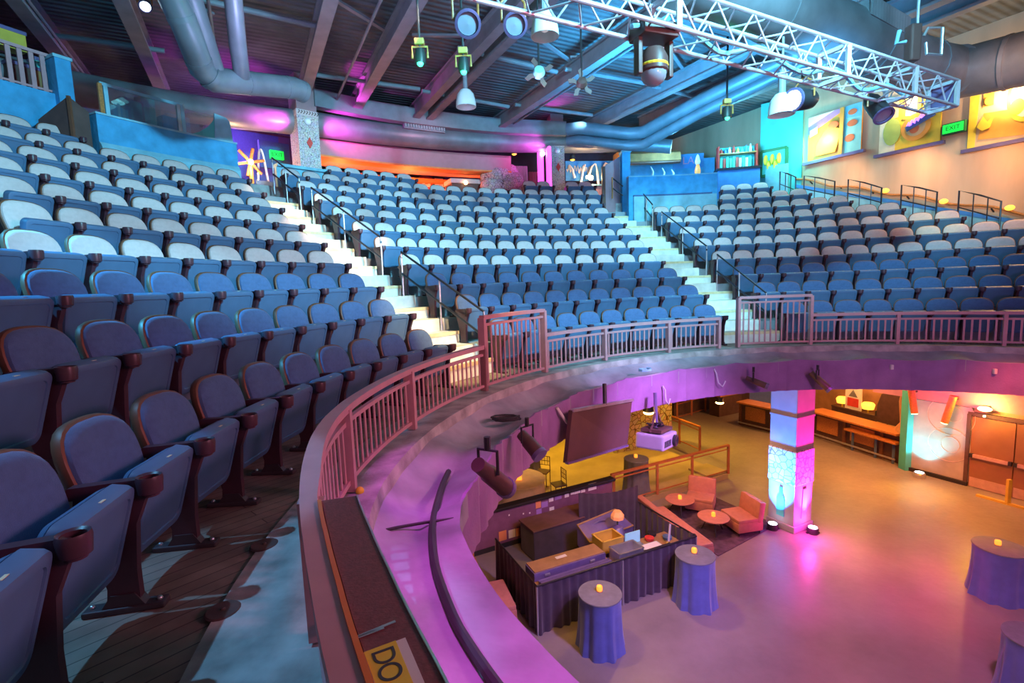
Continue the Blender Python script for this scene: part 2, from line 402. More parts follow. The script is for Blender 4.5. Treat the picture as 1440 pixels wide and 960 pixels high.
# cross bridging pipes between beams
for k, y0 in enumerate((4.5, 7.5, 10.5)):
    for seg in range(6):
        if (k+seg) % 4 == 3: continue
        base = Vector((-.2, 9.2, 0)) + AX*(y0-3.4) + N1*(-8.5+seg*3.2)
        m = MB(); p0 = base; p1 = base + N1*3.1 + AX*(.25 if seg % 2 else -.1)
        m.tube([(p0.x, p0.y, ZB+.25), (p1.x, p1.y, ZB+.25)], .06, 8); struct(m, 'ceiling_brace', M_BEAM)
# diagonal braces and light conduits under the deck
for k in range(26):
    bay = k % 9; s0 = -4.5+1.55*(k//9)*2.2+((k*7) % 5)*.5
    base = Vector((-.2, 9.2, 0)) + AX*s0 + N1*(-8.6+bay*2.15)
    p1 = base + N1*(1.9+.3*(k % 3)) + AX*(1.3 if k % 2 else -.9)
    if p1.y < 6: continue
    m = MB(); m.bar((base.x, base.y, ZB+.45), (p1.x, p1.y, ZB+.45), .10, .05); struct(m, 'ceiling_brace', M_BEAM)
for k in range(5):
    base = Vector((-.2, 9.2, 0)) + N1*(-7.4+k*3.1)
    p0 = base - AX*6; p1 = base + AX*9
    m = MB(); m.tube([(p0.x, p0.y, ZB+.12), (p1.x, p1.y, ZB+.12)], .035, 8); struct(m, 'ceiling_conduit', M_BEAM)
# girder round the back of the seating
m = MB(); m.ring(16.3, 16.62, 6.95, 7.45, 100.5, 132, 40); struct(m, 'ceiling_girder', M_BEAM)

# ------------------------------------------------------------------ balcony edge: ledge, gutter, hanging fascia cloth
def smooth01(x): x = max(0, min(1, x)); return x*x*(3-2*x)
EDGE = [(160, 0), (172, .04), (180, .11), (183.5, .10), (186.5, .04), (192, -.08), (199, -.26), (205, -.42), (216, -.6)]
def wob(th, j):
    return (0, (.05*sin(th*.9)+.03*sin(th*2.3+1)) if j in (3, 4) else (.02*sin(th*3.1) if j in (2, 5) else 0))
m = MB(); m.sector([(6.84, -.02), (6.84, .012), (6.28, .045), (6.27, -.03), (6.27, -.35), (6.84, -.35)], 30, 217, 190, jit=lambda th, j: ((RR(th)-R_RAIL-.14*smooth01((th-186)/8), 0) if j in (2, 3, 4) else (0, 0))); struct(m, 'trim_1', M_CONC, smooth=False)
m = MB()
def jl(th, j):
    k = (.05*sin(th*.42)+.03*sin(th*.9+1))*(1-smooth01((th-178)/6))
    e = interp(EDGE, th)
    return (e*(.0 if j in (0, 6) else (.35 if j == 1 else (.6 if j == 2 else 1))) if th > 160 else 0, k*(1 if j in (1, 2, 3) else 0.25) + ({1: .03, 2: .09, 3: .04}.get(j, 0)*smooth01((th-181)/6)))
def smooth01(x): x = max(0, min(1, x)); return x*x*(3-2*x)
m.sector([(6.275, -.06), (6.12, -.16), (5.92, -.22), (5.76, -.17), (5.60, -.13), (5.60, -.33), (6.275, -.36)], 30, 217, 190, jit=jl)
gl = struct(m, 'trim_2', M_GUTTER, smooth=True)
m = MB()
def jf(th, j):
    s = .012*sin(th*2.9)+.008*sin(th*6.7)
    sc = .045*abs(sin(RD(th*14.0)))
    nr = smooth01((th-176)/6)
    return (s*(1-nr) + interp(EDGE, th) + .05*nr, (-sc*(1-nr) - .09*nr) if j in (0, 3) else 0)
m.sector([(5.585, -.10), (5.585, -.68), (5.61, -.68), (5.61, -.10)], 30, 217, 260, jit=jf)
tag(m.build('fascia_curtain', M_PURPC, None, True), 'plum cloth valance hung round the inner edge of the balcony', 'curtain')
# black cable lying along the ledge
m = MB(); m.tube([pol(interp([(172, 5.97), (178, 5.92), (183.3, 5.885), (188.4, 5.84), (193.7, 5.76), (197.3, 5.68), (205, 5.5)], t), t, interp([(172, -.20), (181, -.17), (186, -.118), (205, -.108)], t)) for t in [x*1.0 for x in range(172, 206)]], .026, 8)
tag(m.build('cable', M_CABLE, None, True), 'thick black cable curving along the balcony ledge below the boxed-in rail', 'cable')
m = MB(); m.tube([at_z(511, 752, -.125), at_z(560, 741, -.135), at_z(600, 734, -.15), at_z(638, 729, -.14)], .011, 8)
tag(m.build('cable', M_CABLE, None, True), 'short dark cable crossing the ledge cloth beside the end of the maroon board', 'cable')
m = MB(); pts = []
q0 = at_z(712, 597, -.18)
for k in range(26):
    a = k*.75; pts.append((q0.x+.16*cos(a)*(1+.1*sin(k)), q0.y+.10*sin(a), -.12+.006*k*.3))
m.tube(pts, .012, 6); tag(m.build('coiled_cable', M_CABLE, None, True), 'loose coil of dark cable lying on the grey ledge cloth left of the hanging screen', 'cable')
M_CYCABLE = mat('pale_blue_cable', (.25, .55, .65), .5, var=0)
m = MB(); pts = []
q0 = at_z(907, 522, -.06)
for k in range(18):
    a = k*.8; pts.append((q0.x+.10*cos(a), q0.y+.10*sin(a), -.05+.002*k))
m.tube(pts, .014, 6); tag(m.build('coiled_cable', M_CYCABLE, None, True), 'pale blue coiled cable on the ledge below the centre rail', 'cable')
for (px, py, dx) in ((932, 552, .12), (1004, 528, .2)):
    m = MB(); q = at_r(px, py, 5.56)
    m.tube([q+Vector((0, 0, .12)), q+Vector((.03, -.03, .05)), q+Vector((dx*.3, -.05, -.12)), q+Vector((dx*.7, -.04, -.2)), q+Vector((dx, -.02, -.1))], .013, 6)
    tag(m.build('cable', mat('grey_cable%d' % px, (.5, .5, .55), .5, var=0), None, True), 'pale grey cable loop hanging down the plum fascia %s the projector' % ('above' if px < 950 else 'well right of'), 'cable')

# ------------------------------------------------------------------ theatre seats
def seat_outline(n=30, s=1.0):
    # rounded back: narrow waist, broad shoulders, domed top
    P = []
    half = [(.0, .865), (.06, .864), (.12, .856), (.17, .838), (.208, .808), (.232, .768), (.246, .715), (.248, .655), (.242, .59), (.230, .52), (.214, .45), (.198, .39), (.17, .365), (.09, .358)]
    P = [(x, z) for x, z in half] + [(-x, z) for x, z in reversed(half[1:])] 
    P.insert(len(half), (0, .356))
    cx, cz = 0, .62
    return [((x-cx)*s+cx, (z-cz)*s+cz) for x, z in P]
def yback(x, z): return -(.865-z)*.26 - .38*x*x
def back_cushion():
    m = MB(); loops = [(1.0, .028), (1.0, .0), (.965, -.022), (.86, -.038), (.5, -.046)]
    V = []; n = len(seat_outline())
    for s, dy in loops:
        for x, z in seat_outline(s=s): V.append((x, yback(x, z)+dy-.03, z))
    V.append((0, yback(0, .62)-.076, .62))
    F = []
    for L in range(len(loops)-1):
        for k in range(n): F.append((L*n+k, L*n+(k+1) % n, (L+1)*n+(k+1) % n, (L+1)*n+k))
    for k in range(n): F.append(((len(loops)-1)*n+k, (len(loops)-1)*n+(k+1) % n, len(V)-1))
    F.append(tuple(range(n))[::-1])
    m._add(V, F); return m
def back_shell():
    m = MB(); V = []; n = len(seat_outline())
    loops = [(1.0, -.034), (1.035, -.026), (1.045, -.004), (1.0, .022), (.6, .03)]
    for s, dy in loops:
        for x, z in seat_outline(s=s): V.append((x, yback(x, z)+dy, z))
    F = [tuple(range(n))]
    for L in range(len(loops)-1):
        for k in range(n): F.append((L*n+k, L*n+(k+1) % n, (L+1)*n+(k+1) % n, (L+1)*n+k))
    F.append(tuple((len(loops)-1)*n+k for k in range(n))[::-1])
    m._add(V, F); return m
PT = RD(15)
PU = Vector((0, -sin(PT), cos(PT))); PN = Vector((0, -cos(PT), -sin(PT))); PO = Vector((0, -.325, .425))
def rrect(w, h, r, n=5, bw=None):
    P = []
    for cx_, cy_, a0 in ((w/2-r, h/2-r, 0), (-w/2+r, h/2-r, 90), (-w/2+r, -h/2+r, 180), (w/2-r, -h/2+r, 270)):
        for k in range(n+1):
            a = RD(a0+90*k/n); P.append((cx_+r*cos(a), cy_+r*sin(a)))
    return [(x*(1-.10*(.5-y/h)) if True else x, y) for x, y in P]
def pan_loops(specs):                              # specs: (w,h,r,depth along the face normal)
    m = MB(); V = []; n = 0
    for w, h, r, d in specs:
        P = rrect(w, h, r); n = len(P)
        for x, y in P: V.append(PO + Vector((x, 0, 0)) + PU*y + PN*d)
    F = [tuple(range(n))]
    for L in range(len(specs)-1):
        for k in range(n): F.append((L*n+k, L*n+(k+1) % n, (L+1)*n+(k+1) % n, (L+1)*n+k))
    F.append(tuple((len(specs)-1)*n+k for k in range(n))[::-1])
    m._add(V, F); return m
def arm_mb(x):
    m = MB()
    m.prism([(-.10, .585), (-.13, .622), (-.40, .632), (-.44, .60), (-.40, .57), (-.13, .565)], (0, 1, 0), (0, 0, 1), (x, 0, 0), .052)
    return m
def cup_mb(x):
    m = MB(); m.lathe([(.0, .545), (.036, .545), (.040, .632), (.052, .640), (.056, .625), (.050, .56), (.0, .535)][::-1], 14, Matrix.Translation((x, -.445, 0))); return m
def leg_mb(x):
    m = MB(); m.prism([(-.41, .60), (-.15, .60), (-.13, .48), (-.19, .30), (-.23, .12), (-.22, .03), (-.36, .03), (-.36, .20), (-.38, .42), (-.43, .54)], (0, 1, 0), (0, 0, 1), (x, 0, 0), .040); return m
def foot_mb(x):
    m = MB(); m.box((x, -.29, .016), (.075, .34, .03), bev=.008)
    m.prism([(-.38, .03), (-.20, .03), (-.24, .09), (-.34, .09)], (0, 1, 0), (0, 0, 1), (x, 0, 0), .055); return m
def make_seat(fabric, ends, full):
    t = thing('theatre_seat', 'folding theatre seat', 'seat')
    back_cushion().build('backrest', fabric, t, True, True)
    back_shell().build('back_shell', M_SHELL, t, True, True)
    pn = pan_loops([(.45, .40, .05, -.045), (.49, .435, .06, -.045), (.495, .44, .06, .012), (.48, .425, .055, .034), (.455, .40, .05, .040), (.41, .34, .04, .040), (.402, .332, .038, .032), (.2, .1, .02, .036)]).build('seat_pan', M_PLAST, t, True, True)
    pan_loops([(.44, .39, .05, -.043), (.465, .42, .06, -.055), (.44, .39, .06, -.080), (.30, .26, .05, -.090)]).build('seat_cushion', fabric, t, True, True)
    if full:
        m = MB(); q = PO + PU*.2185 + PN*.004; m.box((q.x+.02, q.y, q.z), (.036, .016, .004)); m.build('number_plate', M_PLATE, t, False, True)
    for x in ends:
        a = arm_mb(x).build('armrest', M_ARM, t, False, True)
        c_ = cup_mb(x).build('cup_holder', M_ARM, t, True, True)
        if full:
            c_.parent = a
        leg_mb(x).build('leg', M_ARM, t, False, True)
        if full:
            f = foot_mb(x).build('foot', M_CAST, t, False, True)
            m = MB()
            for yy in (-.43, -.15): m.ball((x, yy, .034), .013)
            b_ = m.build('bolt', M_BOLT, f, True, True)
    return t
HX = PITCH/2
PROTO = {}
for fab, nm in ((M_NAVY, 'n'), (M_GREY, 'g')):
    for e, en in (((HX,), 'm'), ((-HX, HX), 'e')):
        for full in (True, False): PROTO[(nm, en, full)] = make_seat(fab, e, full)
TH_L = [152.0, 150.7, 149.3, 148.7, 147.6, 146.8, 146.1, 145.5, 144.8, 155.7]
FIRST = {0: (110, 592, 8), 1: (33, 463, 8), 2: (63, 381, 7), 3: (33, 326, 7), 8: (109, 200, 5)}
TH_CL = [137.2]*10
TH_CR = [98.2, 97.9, 98.6, 99.5, 99.3, 99.2, 99.5, 99.7, 99.7, 98.7]
TH_RL = [83.2, 85.3, 86.4, 87.9, 89.0, 89.7, 90.3, 91.0, 81.0, 80.1]
TH_RR = [None, None, None, None, 51.6, 57.7, 63.1, 68.1, 72.1, 76.0]
seats = []                                          # (row, theta, block, index from the aisle, end?)
for i in range(10):
    Ri = R_A + TREAD*i; dth = DG(PITCH/Ri)
    k = 0; th = TH_L[i]
    lim = 214 if i < 8 else 165
    if i in FIRST:                                   # seat pitch measured along each of the nearer rows
        fx, fy, fn = FIRST[i]; dth = (ang(at_r(fx, fy, Ri))-th)/fn
    while th < lim and k < 24:
        seats.append((i, th, 'left', k+1, False)); th += dth; k += 1
    a, b_ = TH_CL[i], TH_CR[i]; n = max(2, round((a-b_)/dth)+1)
    for k in range(n): seats.append((i, a-(a-b_)*k/(n-1), 'centre', k+1, k == 0))
    a = TH_RL[i]; dr = DG(.548/Ri)
    if TH_RR[i] is None:
        k = 0
        while a > 40 and k < 20: seats.append((i, a, 'right', k+1, k == 0)); a -= dr; k += 1
    else:
        b_ = TH_RR[i]; n = max(2, round((a-b_)/dr)+1)
        for k in range(n): seats.append((i, a-(a-b_)*k/(n-1), 'right', k+1, k == 0))
d10 = DG(PITCH/(R_A+TREAD*10))
for k in range(5): seats.append((10, 131.2-k*d10, 'centre', k+1, k == 0))
for k, px in enumerate((743, 763)): seats.append((10, ang(at_r(px, 262, R_A+TREAD*10)), 'centrek', k+1, k == 0))
for k, px in enumerate((803, 822)): seats.append((10, ang(at_r(px, 262, R_A+TREAD*10)), 'centrek', k+3, k == 0))
ROWN = ['front', 'second', 'third', 'fourth', 'fifth', 'sixth', 'seventh', 'eighth', 'ninth', 'tenth', 'topmost']
NS = 0; used = set()
for (i, th, blk, k, end) in seats:
    Ri = R_A + TREAD*i
    p = pol(Ri-.15, th, zrow(i)); c_ = proj(p+Vector((0, 0, .6)))
    mrg = 40 if i > 3 else (110 if i else 520)
    if c_[0] < -mrg or c_[0] > 1440+mrg*.5 or c_[1] > (1080 if i else 1700) or c_[0] == -9999: continue
    if hypot(p.x, p.y) < .75: continue
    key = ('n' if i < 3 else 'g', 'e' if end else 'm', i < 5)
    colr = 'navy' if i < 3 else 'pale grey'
    o_ = ORD[k] if k < len(ORD) else str(k)
    if blk == 'left':
        lab = 'folded %s theatre seat, left block, %s row, %s from the aisle steps' % (colr, ROWN[i], o_) if i < 9 else 'folded pale grey theatre seat, left block, top row below blue wall, %s from brown box' % o_
    elif blk == 'centre':
        lab = 'folded %s theatre seat, centre block, %s row, %s from the left aisle' % (colr, ROWN[i], o_)
    elif blk == 'centrek':
        lab = 'folded pale grey theatre seat, centre block topmost row, %s from left near the pink column' % o_
    else:
        lab = 'folded %s theatre seat, right block, %s row, %s from its left aisle' % (colr, ROWN[i], o_)
    loc = pol(Ri, th, zrow(i))
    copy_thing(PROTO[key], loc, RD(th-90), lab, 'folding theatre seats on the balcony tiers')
    NS += 1
for t in PROTO.values():
    for ch in list(t.children_recursive): bpy.data.objects.remove(ch)
    bpy.data.objects.remove(t)
print('SEATS', NS)

# ------------------------------------------------------------------ aisle steps
def aisle(label, lo, hi, nrows, tail):
    t = thing('aisle_steps', label, 'stairs', pol(7, (lo[0]+hi[0])/2, 0))
    for i in range(nrows):
        Ri = R_A + TREAD*i; a, b_ = lo[i], hi[i]
        riser = zrow(i+1)-zrow(i)
        if i > 0 or tail:
            m = MB(); m.ring(Ri-.58, Ri-.14, zrow(i)+.002, zrow(i)+.03, a, b_, 6); m.build('step', M_STEP, t)
            m = MB(); m.ring(Ri-.595, Ri-.535, zrow(i)+.004, zrow(i)+.036, a, b_, 6); m.build('nosing', M_NOSE, t)
            m = MB(); m.ring(Ri-.600, Ri-.582, zrow(i)-riser*.5, zrow(i)+.03, a, b_, 6); m.build('riser', M_STEP, t)
        m = MB(); m.ring(Ri-.16, Ri+.256, zrow(i)+.002, zrow(i)+riser*.5+.02, a, b_, 6); m.build('step', M_STEP, t)
        m = MB(); m.ring(Ri-.175, Ri-.115, zrow(i)+riser*.5-.03, zrow(i)+riser*.5+.028, a, b_, 6); m.build('nosing', M_NOSE, t)
    return t
hl = lambda i: DG(.30/(R_A+TREAD*i))
aisle('cream painted aisle steps between the left and centre seating blocks', [TH_CL[i]+hl(i) for i in range(9)], [TH_L[i]-hl(i) for i in range(9)], 9, False)
rlx = [TH_RL[i] for i in range(8)] + [92.9]
aisle('cream painted aisle steps between the centre and right seating blocks', [rlx[i]+hl(i) for i in range(9)], [TH_CR[i]-hl(i) for i in range(9)], 9, False)
# handrails of the two aisles
def handrail(label, th_of, i0, i1, side, h0=.92, grp=None):
    P = [pol(R_A+TREAD*x-.30, th_of(x), zrow(x)) for x in (i0, (i0+i1)/2, i1)]
    t = thing('aisle_handrail', label, 'handrail', P[0], group=grp)
    up = Vector((0, 0, 1))
    m = MB(); m.tube([P[0]+up*(h0-.12), P[0]+up*h0, P[2]+up*h0, P[2]+up*(h0-.12)], .020, 8); m.build('top_rail', M_HRAIL, t, True)
    m = MB(); m.tube([P[0]+up*(h0-.42), P[2]+up*(h0-.42)], .022, 8); m.build('lower_rail', M_HRAIL, t, True)
    for q in P:
        m = MB(); m.tube([q, q+up*h0], .017, 8); m.build('post', M_STEEL, t, True)
AL = lambda x: 137.2 + DG(.42/(R_A+TREAD*x))
AR = lambda x: (TH_RL[0] + (91.0-TH_RL[0])*min(1, (x/7.0))**.62) + DG(.40/(R_A+TREAD*x))
handrail('dark aisle handrail at the foot of the left steps', AL, .25, 2.9, 1)
handrail('dark aisle handrail half way up the left steps', AL, 3.7, 7.0, 1)
handrail('dark aisle handrail at the top of the left steps', AL, 7.7, 9.4, 1)
handrail('dark aisle handrail at the foot of the right steps', AR, .35, 2.6, 1)
handrail('dark aisle handrail half way up the right steps', AR, 3.2, 6.2, 1)
handrail('dark aisle handrail at the top of the right steps', AR, 6.9, 8.4, 1)

# ------------------------------------------------------------------ rose guard rail round the balcony edge
HR, HG = .666, 1.06
def guard(name, label, t0, t1, h, posts, mid, n=40, stop=None):
    t = thing(name, label, 'railing', pol(R_RAIL, (t0+t1)/2, .045))
    zb = .045
    m = MB(); m.sector([(R_RAIL-.042, h-.052), (R_RAIL+.042, h-.052), (R_RAIL+.042, h), (R_RAIL-.042, h)], t0, t1, n, jit=lambda th, j: (RR(th)-R_RAIL+(.02*smooth01((th-192)/4) if j in (0, 3) else 0), 0)); m.build('top_rail', M_RAILP, t)
    m = MB(); m.rring(-.018, .018, h-mid-.034, h-mid, t0, t1, n); m.build('middle_rail', M_RAILP, t)
    m = MB(); m.rring(-.018, .018, zb+.05, zb+.085, t0, t1, n); m.build('bottom_rail', M_RAILP, t)
    for th in posts:
        c_ = pol(RR(th), th); m = MB(); m.box((c_.x, c_.y, (h-.03+zb)/2), (.10, .055, h-.03-zb), rz=RD(th)); m.build('post', M_RAILP, t)
    nb = int(RD(abs(t1-t0))*R_RAIL/.108)
    for k in range(1, nb):
        th = t0+(t1-t0)*k/nb
        if min(abs(th-q) for q in posts) < .45: continue
        c_ = pol(RR(th), th); m = MB(); m.box((c_.x, c_.y, (zb+.07+h-mid-.02)/2), (.010, .030, h-mid-.02-zb-.07), rz=RD(th)); m.build('baluster', M_RAILP, t)
    return t
guard('guard_rail', 'long rose painted guard rail curving past the left seats', 151.2, 216, HR, [151.2, 167.5, 181, 194.8], .115, 100)
guard('aisle_barrier', 'tall rose painted barrier at the foot of the left aisle steps', 137.5, 151.2, HG, [137.5, 151.2], .11, 16)
guard('guard_rail', 'rose painted guard rail in front of the centre seats', 100.2, 137.5, HR, [124.1, 110.5, 100.4], .115, 50)
guard('aisle_barrier', 'tall rose painted barrier at the foot of the right aisle steps', 83.8, 96.7, HG, [83.8, 96.7], .11, 16)
guard('guard_rail', 'rose painted guard rail in front of the right seats', 40, 83.8, HR, [70.3, 56.5, 43.2], .115, 50)
# boxed-in length of rail next to the camera, with its sticker
t = thing('boxed_rail', 'maroon speckled board capping a boxed-in length of the near guard rail', 'board', pol(6.22, 200, .0))
M0 = pol(6.225, 195.6, 0)
m = MB(); m.rring(-.165, -.04, .625, .662, 195.6, 212, 18); m.build('top_board', M_MAROON, t)
m = MB(); m.rring(-.16, -.14, .0, .625, 195.7, 212, 18); m.build('side_board', M_MAROON, t)
m = MB(); m.rring(-.171, -.165, .628, .666, 195.6, 212, 18); m.build('edge_strip', M_STEEL, t)
m = MB(); m.rring(-.036, -.022, .60, .672, 195.7, 212, 18); m.build('orange_pipe', mat('orange_conduit', (.75, .20, .03), .4, var=.05), t)
sc_ = thing('warning_sticker', 'yellow and white warning sticker reading DO on the maroon rail board', 'sticker', pol(6.215, 206.0, .6625))
rt = pol(1, 204.3)-pol(0, 204.3); tg = Vector((-rt.y, rt.x, 0))
corner = at_z(600, 925, .663)
pts = [at_z(*q, .6632) for q in ((500, 922), (570, 896), (640, 1060), (560, 1090))]
def quad(pp, z, th_=.0012):
    m = MB(); V = [(p.x, p.y, z) for p in pp]+[(p.x, p.y, z+th_) for p in pp]
    m._add(V, [(0, 1, 2, 3), (7, 6, 5, 4), (0, 4, 5, 1), (1, 5, 6, 2), (2, 6, 7, 3), (3, 7, 4, 0)]); return m
quad(pts, .6622).build('paper', M_PAPER, sc_)
lerp = lambda a, b_, f: a+(b_-a)*f
pa = [lerp(pts[0], pts[1], .16), lerp(pts[0], pts[1], .80), lerp(pts[3], pts[2], .80), lerp(pts[3], pts[2], .16)]
quad(pa, .6638).build('yellow_field', M_YELLOW, sc_)
cD = at_z(539, 922, .666); cO = at_z(547, 944, .666)
dn = (cO-cD).normalized(); sd = Vector((-dn.y, dn.x, 0))      # reading direction and letter-up direction
LS = (at_z(527, 927, .666)-at_z(553, 917, .666)).length
def lettM(c_): 
    M = Matrix.Identity(4); M.col[0][:3] = dn; M.col[1][:3] = sd; M.col[2][:3] = (0, 0, 1); M.col[3][:3] = c_; return M
for c_, chx in ((cD, 'D'), (cO, 'O')):
    text_mesh('letter', chx, LS*1.75, M_INK, lettM(Vector((c_.x, c_.y, .6652))), sc_, .0006)
for k, q_ in enumerate(((372, 769), (314, 862))):  # flat brown discs with a small centre stud along the walkway edge
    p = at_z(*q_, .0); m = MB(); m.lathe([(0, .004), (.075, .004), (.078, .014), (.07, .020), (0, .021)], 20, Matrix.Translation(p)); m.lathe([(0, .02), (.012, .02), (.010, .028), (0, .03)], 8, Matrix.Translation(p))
    tag(m.build('floor_disc', M_DARKW, None, False), ['round brown disc on the walkway edge, farther of the pair', 'round brown disc on the walkway edge, nearer of the pair'][k], 'plate')
# torn tape beside the sticker
m = MB()
for a, b_ in (((478, 905), (556, 873)), ((500, 897), (540, 882))):
    p0, p1 = at_z(*a, .664), at_z(*b_, .664); m.bar(p0, p1, .008, .001)
tag(m.build('torn_tape', M_STEEL, None), 'torn clear tape strips across the maroon board above the sticker', 'tape')
# window panes of paint scuffs on the walkway
# ================================================================== BACK OF THE BALCONY
Z10 = zrow(10)
UP = Vector((0, 0, 1))
# blue plaster walls behind the left block
def wallseg(name, R0, R1, z0, z1, t0, t1, ma, label=None, cat='wall', n=20):
    m = MB(); m.ring(R0, R1, z0, z1, t0, t1, n); o = m.build(name, ma, None)
    if label: tag(o, label, cat)
    else: o['kind'] = 'structure'
    return o
t = thing('parapet_wall', 'rough blue parapet wall behind the top left row of seats', 'wall', pol(14.75, 148, 3.7))
m = MB(); m.ring(14.62, 14.86, 3.4, 5.0, 142.9, 153.6, 24); m.build('wall_face', M_BLUEW, t)
m = MB(); m.sector([(14.53, 3.4), (14.62, 3.4), (14.62, 4.46), (14.60, 4.46), (14.53, 4.36)], 142.9, 153.6, 24); m.build('plinth', M_BLUEL, t)
m = MB(); m.ring(14.60, 14.88, 4.985, 5.02, 142.85, 153.65, 24); m.build('coping', M_BLUEL, t)
wallseg('parapet_wall', 15.75, 15.95, 3.9, 5.52, 153.4, 172, M_BLUEW, 'rough blue parapet wall at the far left under the rose railing', 'wall')
t = thing('wall_post', 'blue post standing at the end of the rose railing at far left', 'post', pol(15.8, 153.2, 3.9))
a = at_r(72, 78, 15.7); b_ = at_r(95, 85, 15.7)
m = MB(); m.ring(15.6, 15.95, 3.9, a.z, ang(b_), ang(a), 4); m.build('shaft', M_BLUEW, t)
m = MB(); m.ring(15.58, 15.97, a.z-.04, a.z+.02, ang(b_)-.1, ang(a)+.1, 4); m.build('cap', M_BLUEL, t)
# brown box between the two blue walls
t = thing('brown_enclosure', 'dark brown boxed enclosure between the two blue walls', 'box', pol(14.95, 154.4, 3.8))
a = at_r(70, 163, 14.9); pk = at_r(90, 141, 14.9); b_ = at_r(119, 160, 14.9)
m = MB(); V = []
t0, t1, t2 = ang(a), ang(pk), ang(b_)
V = [pol(15.3, t0, 3.8), pol(14.75, t1, 3.8), pol(14.75, t2, 3.8), pol(15.6, t2, 3.8), pol(15.3, t0, a.z), pol(14.75, t1, pk.z+.05), pol(14.75, t2, pk.z-.15), pol(15.6, t2, b_.z)]
m._add(V, [(0, 1, 5, 4), (1, 2, 6, 5), (2, 3, 7, 6), (3, 0, 4, 7), (4, 5, 6, 7), (3, 2, 1, 0)]); m.build('body', M_DARKW, t)
m = MB(); m.bar(pol(14.74, t1, 3.8), pol(14.74, t1, pk.z+.05), .05, .05); m.build('corner_trim', M_SHELL, t)
# rose railing on the far left wall
t = thing('guard_rail', 'rose railing on top of the far left blue wall', 'railing', pol(15.85, 157, 5.52))
m = MB(); m.ring(15.82, 15.88, 6.22, 6.28, 153.7, 163, 12); m.build('top_rail', M_RAILP, t)
m = MB(); m.ring(15.83, 15.87, 5.56, 5.60, 153.7, 163, 12); m.build('bottom_rail', M_RAILP, t)
for k in range(14):
    c_ = pol(15.85, 153.75+k*.62); m = MB(); m.box((c_.x, c_.y, 5.9), (.03, .075, .74), rz=RD(153.7+k*.62)); m.build('baluster', M_RAILP, t)
# clutter behind that railing
for (px, py, w, h, ma, nm, lab, cat) in ((62, 118, .38, .62, M_CASE, 'cardboard_box', 'tan cardboard box behind the rose railing at far left', 'box'), (55, 108, .2, .8, M_TEAL, 'equipment_case', 'teal upright case behind the rose railing at far left', 'case'), (12, 50, .42, .35, M_BIN, 'equipment_case', 'yellow and lilac case above the rose railing at far left', 'case'), (30, 105, .5, .5, M_DARKW, 'equipment_case', 'dark case low behind the rose railing at far left', 'case')):
    q = at_r(px, py, 16.5); t = thing(nm, lab, cat, q)
    m = MB(); m.box((q.x, q.y, q.z-.1), (w, .3, h), rz=RD(65), bev=.02); m.build('body', ma, t)
    m = MB(); m.box((q.x, q.y, q.z-.1+h/2), (w*1.06, .33, .07), rz=RD(65), bev=.01); m.build('lid', M_CASEP, t)
# glazed screen on the left parapet
t = thing('glass_screen', 'glazed screen standing on the left blue parapet', 'window', pol(14.8, 148, 5.02))
gz0, gz1 = 5.02, 5.62
for th, ma in ((152.9, M_WOOD), (152.55, M_BLUEL), (147.35, M_STEEL), (147.05, M_BLUEL)):
    c_ = pol(14.75, th); m = MB(); m.box((c_.x, c_.y, (gz0+gz1)/2), (.05, .07, gz1-gz0), rz=RD(th)); m.build('mullion', ma, t)
m = MB(); m.ring(14.73, 14.77, gz1-.03, gz1+.03, 147.0, 152.9, 12); m.build('head_rail', M_BLUEL, t)
m = MB(); m.ring(14.745, 14.752, gz0, gz1-.03, 147.4, 152.5, 12); m.build('pane', M_PANE, t)
m = MB(); m.ring(14.745, 14.752, gz0, gz1-.05, 143.9, 147.0, 12); m.build('pane', M_PANE, t)
t = thing('wing_panel', 'pale blue swept panel standing at the right end of the left parapet', 'panel', pol(14.8, 143.8, 5.0))
m = MB(); A0 = (pol(14.75, 143.4)-pol(14.75, 144.4)).normalized()
m.prism([(0, 0), (.42, 0), (.38, .50), (.30, .58), (.05, .62), (.03, .3)], A0, (0, 0, 1), pol(14.75, 144.6, 5.0), .05); m.build('panel', M_BLUEL, t)
m = MB(); m.prism([(-.55, .02), (0.02, .02), (.05, .5), (-.1, .3), (-.3, .14)], A0, (0, 0, 1), pol(14.76, 144.6, 5.0), .04); m.build('green_gusset', M_TEAL, t)
# booth clutter behind the glass
for (px, py, w, h, ma, lab) in ((185, 165, .5, .35, M_NAVY, 'navy folded bundle behind the left pane of the glazed screen'), (205, 163, .28, .4, M_TEAL, 'teal bundle behind the glazed screen beside the navy bundle'), (165, 160, .35, .12, M_BLUEW, 'low blue monitor desk behind the glazed screen'), (240, 178, .5, .18, M_BLUEW, 'blue control desk behind the right pane of the glazed screen')):
    q = at_r(px, py, 15.5); m = MB(); m.box((q.x, q.y, (q.z+4.4)/2+h/2), (w, .35, q.z-4.4+h), rz=RD(60), bev=.05)
    tag(m.build('equipment', ma, None), lab, 'equipment')
q = at_r(166, 143, 15.2); t = thing('desk_lamp', 'small cyan desk lamp behind the glazed screen', 'lamp', (q.x, q.y, 4.9))
m = MB(); m.tube([(q.x, q.y, 4.6), (q.x, q.y, q.z)], .025, 8); m.build('stem', M_BLUEL, t)
m = MB(); m.lathe([(.02, .05), (.12, -.02), (.10, -.04)], 14, Matrix.Translation(q)); m.build('lamp_shade', mat('cyan_shade', (.3, .8, .85), .4, emit=(.2, .8, .9), est=.8), t)
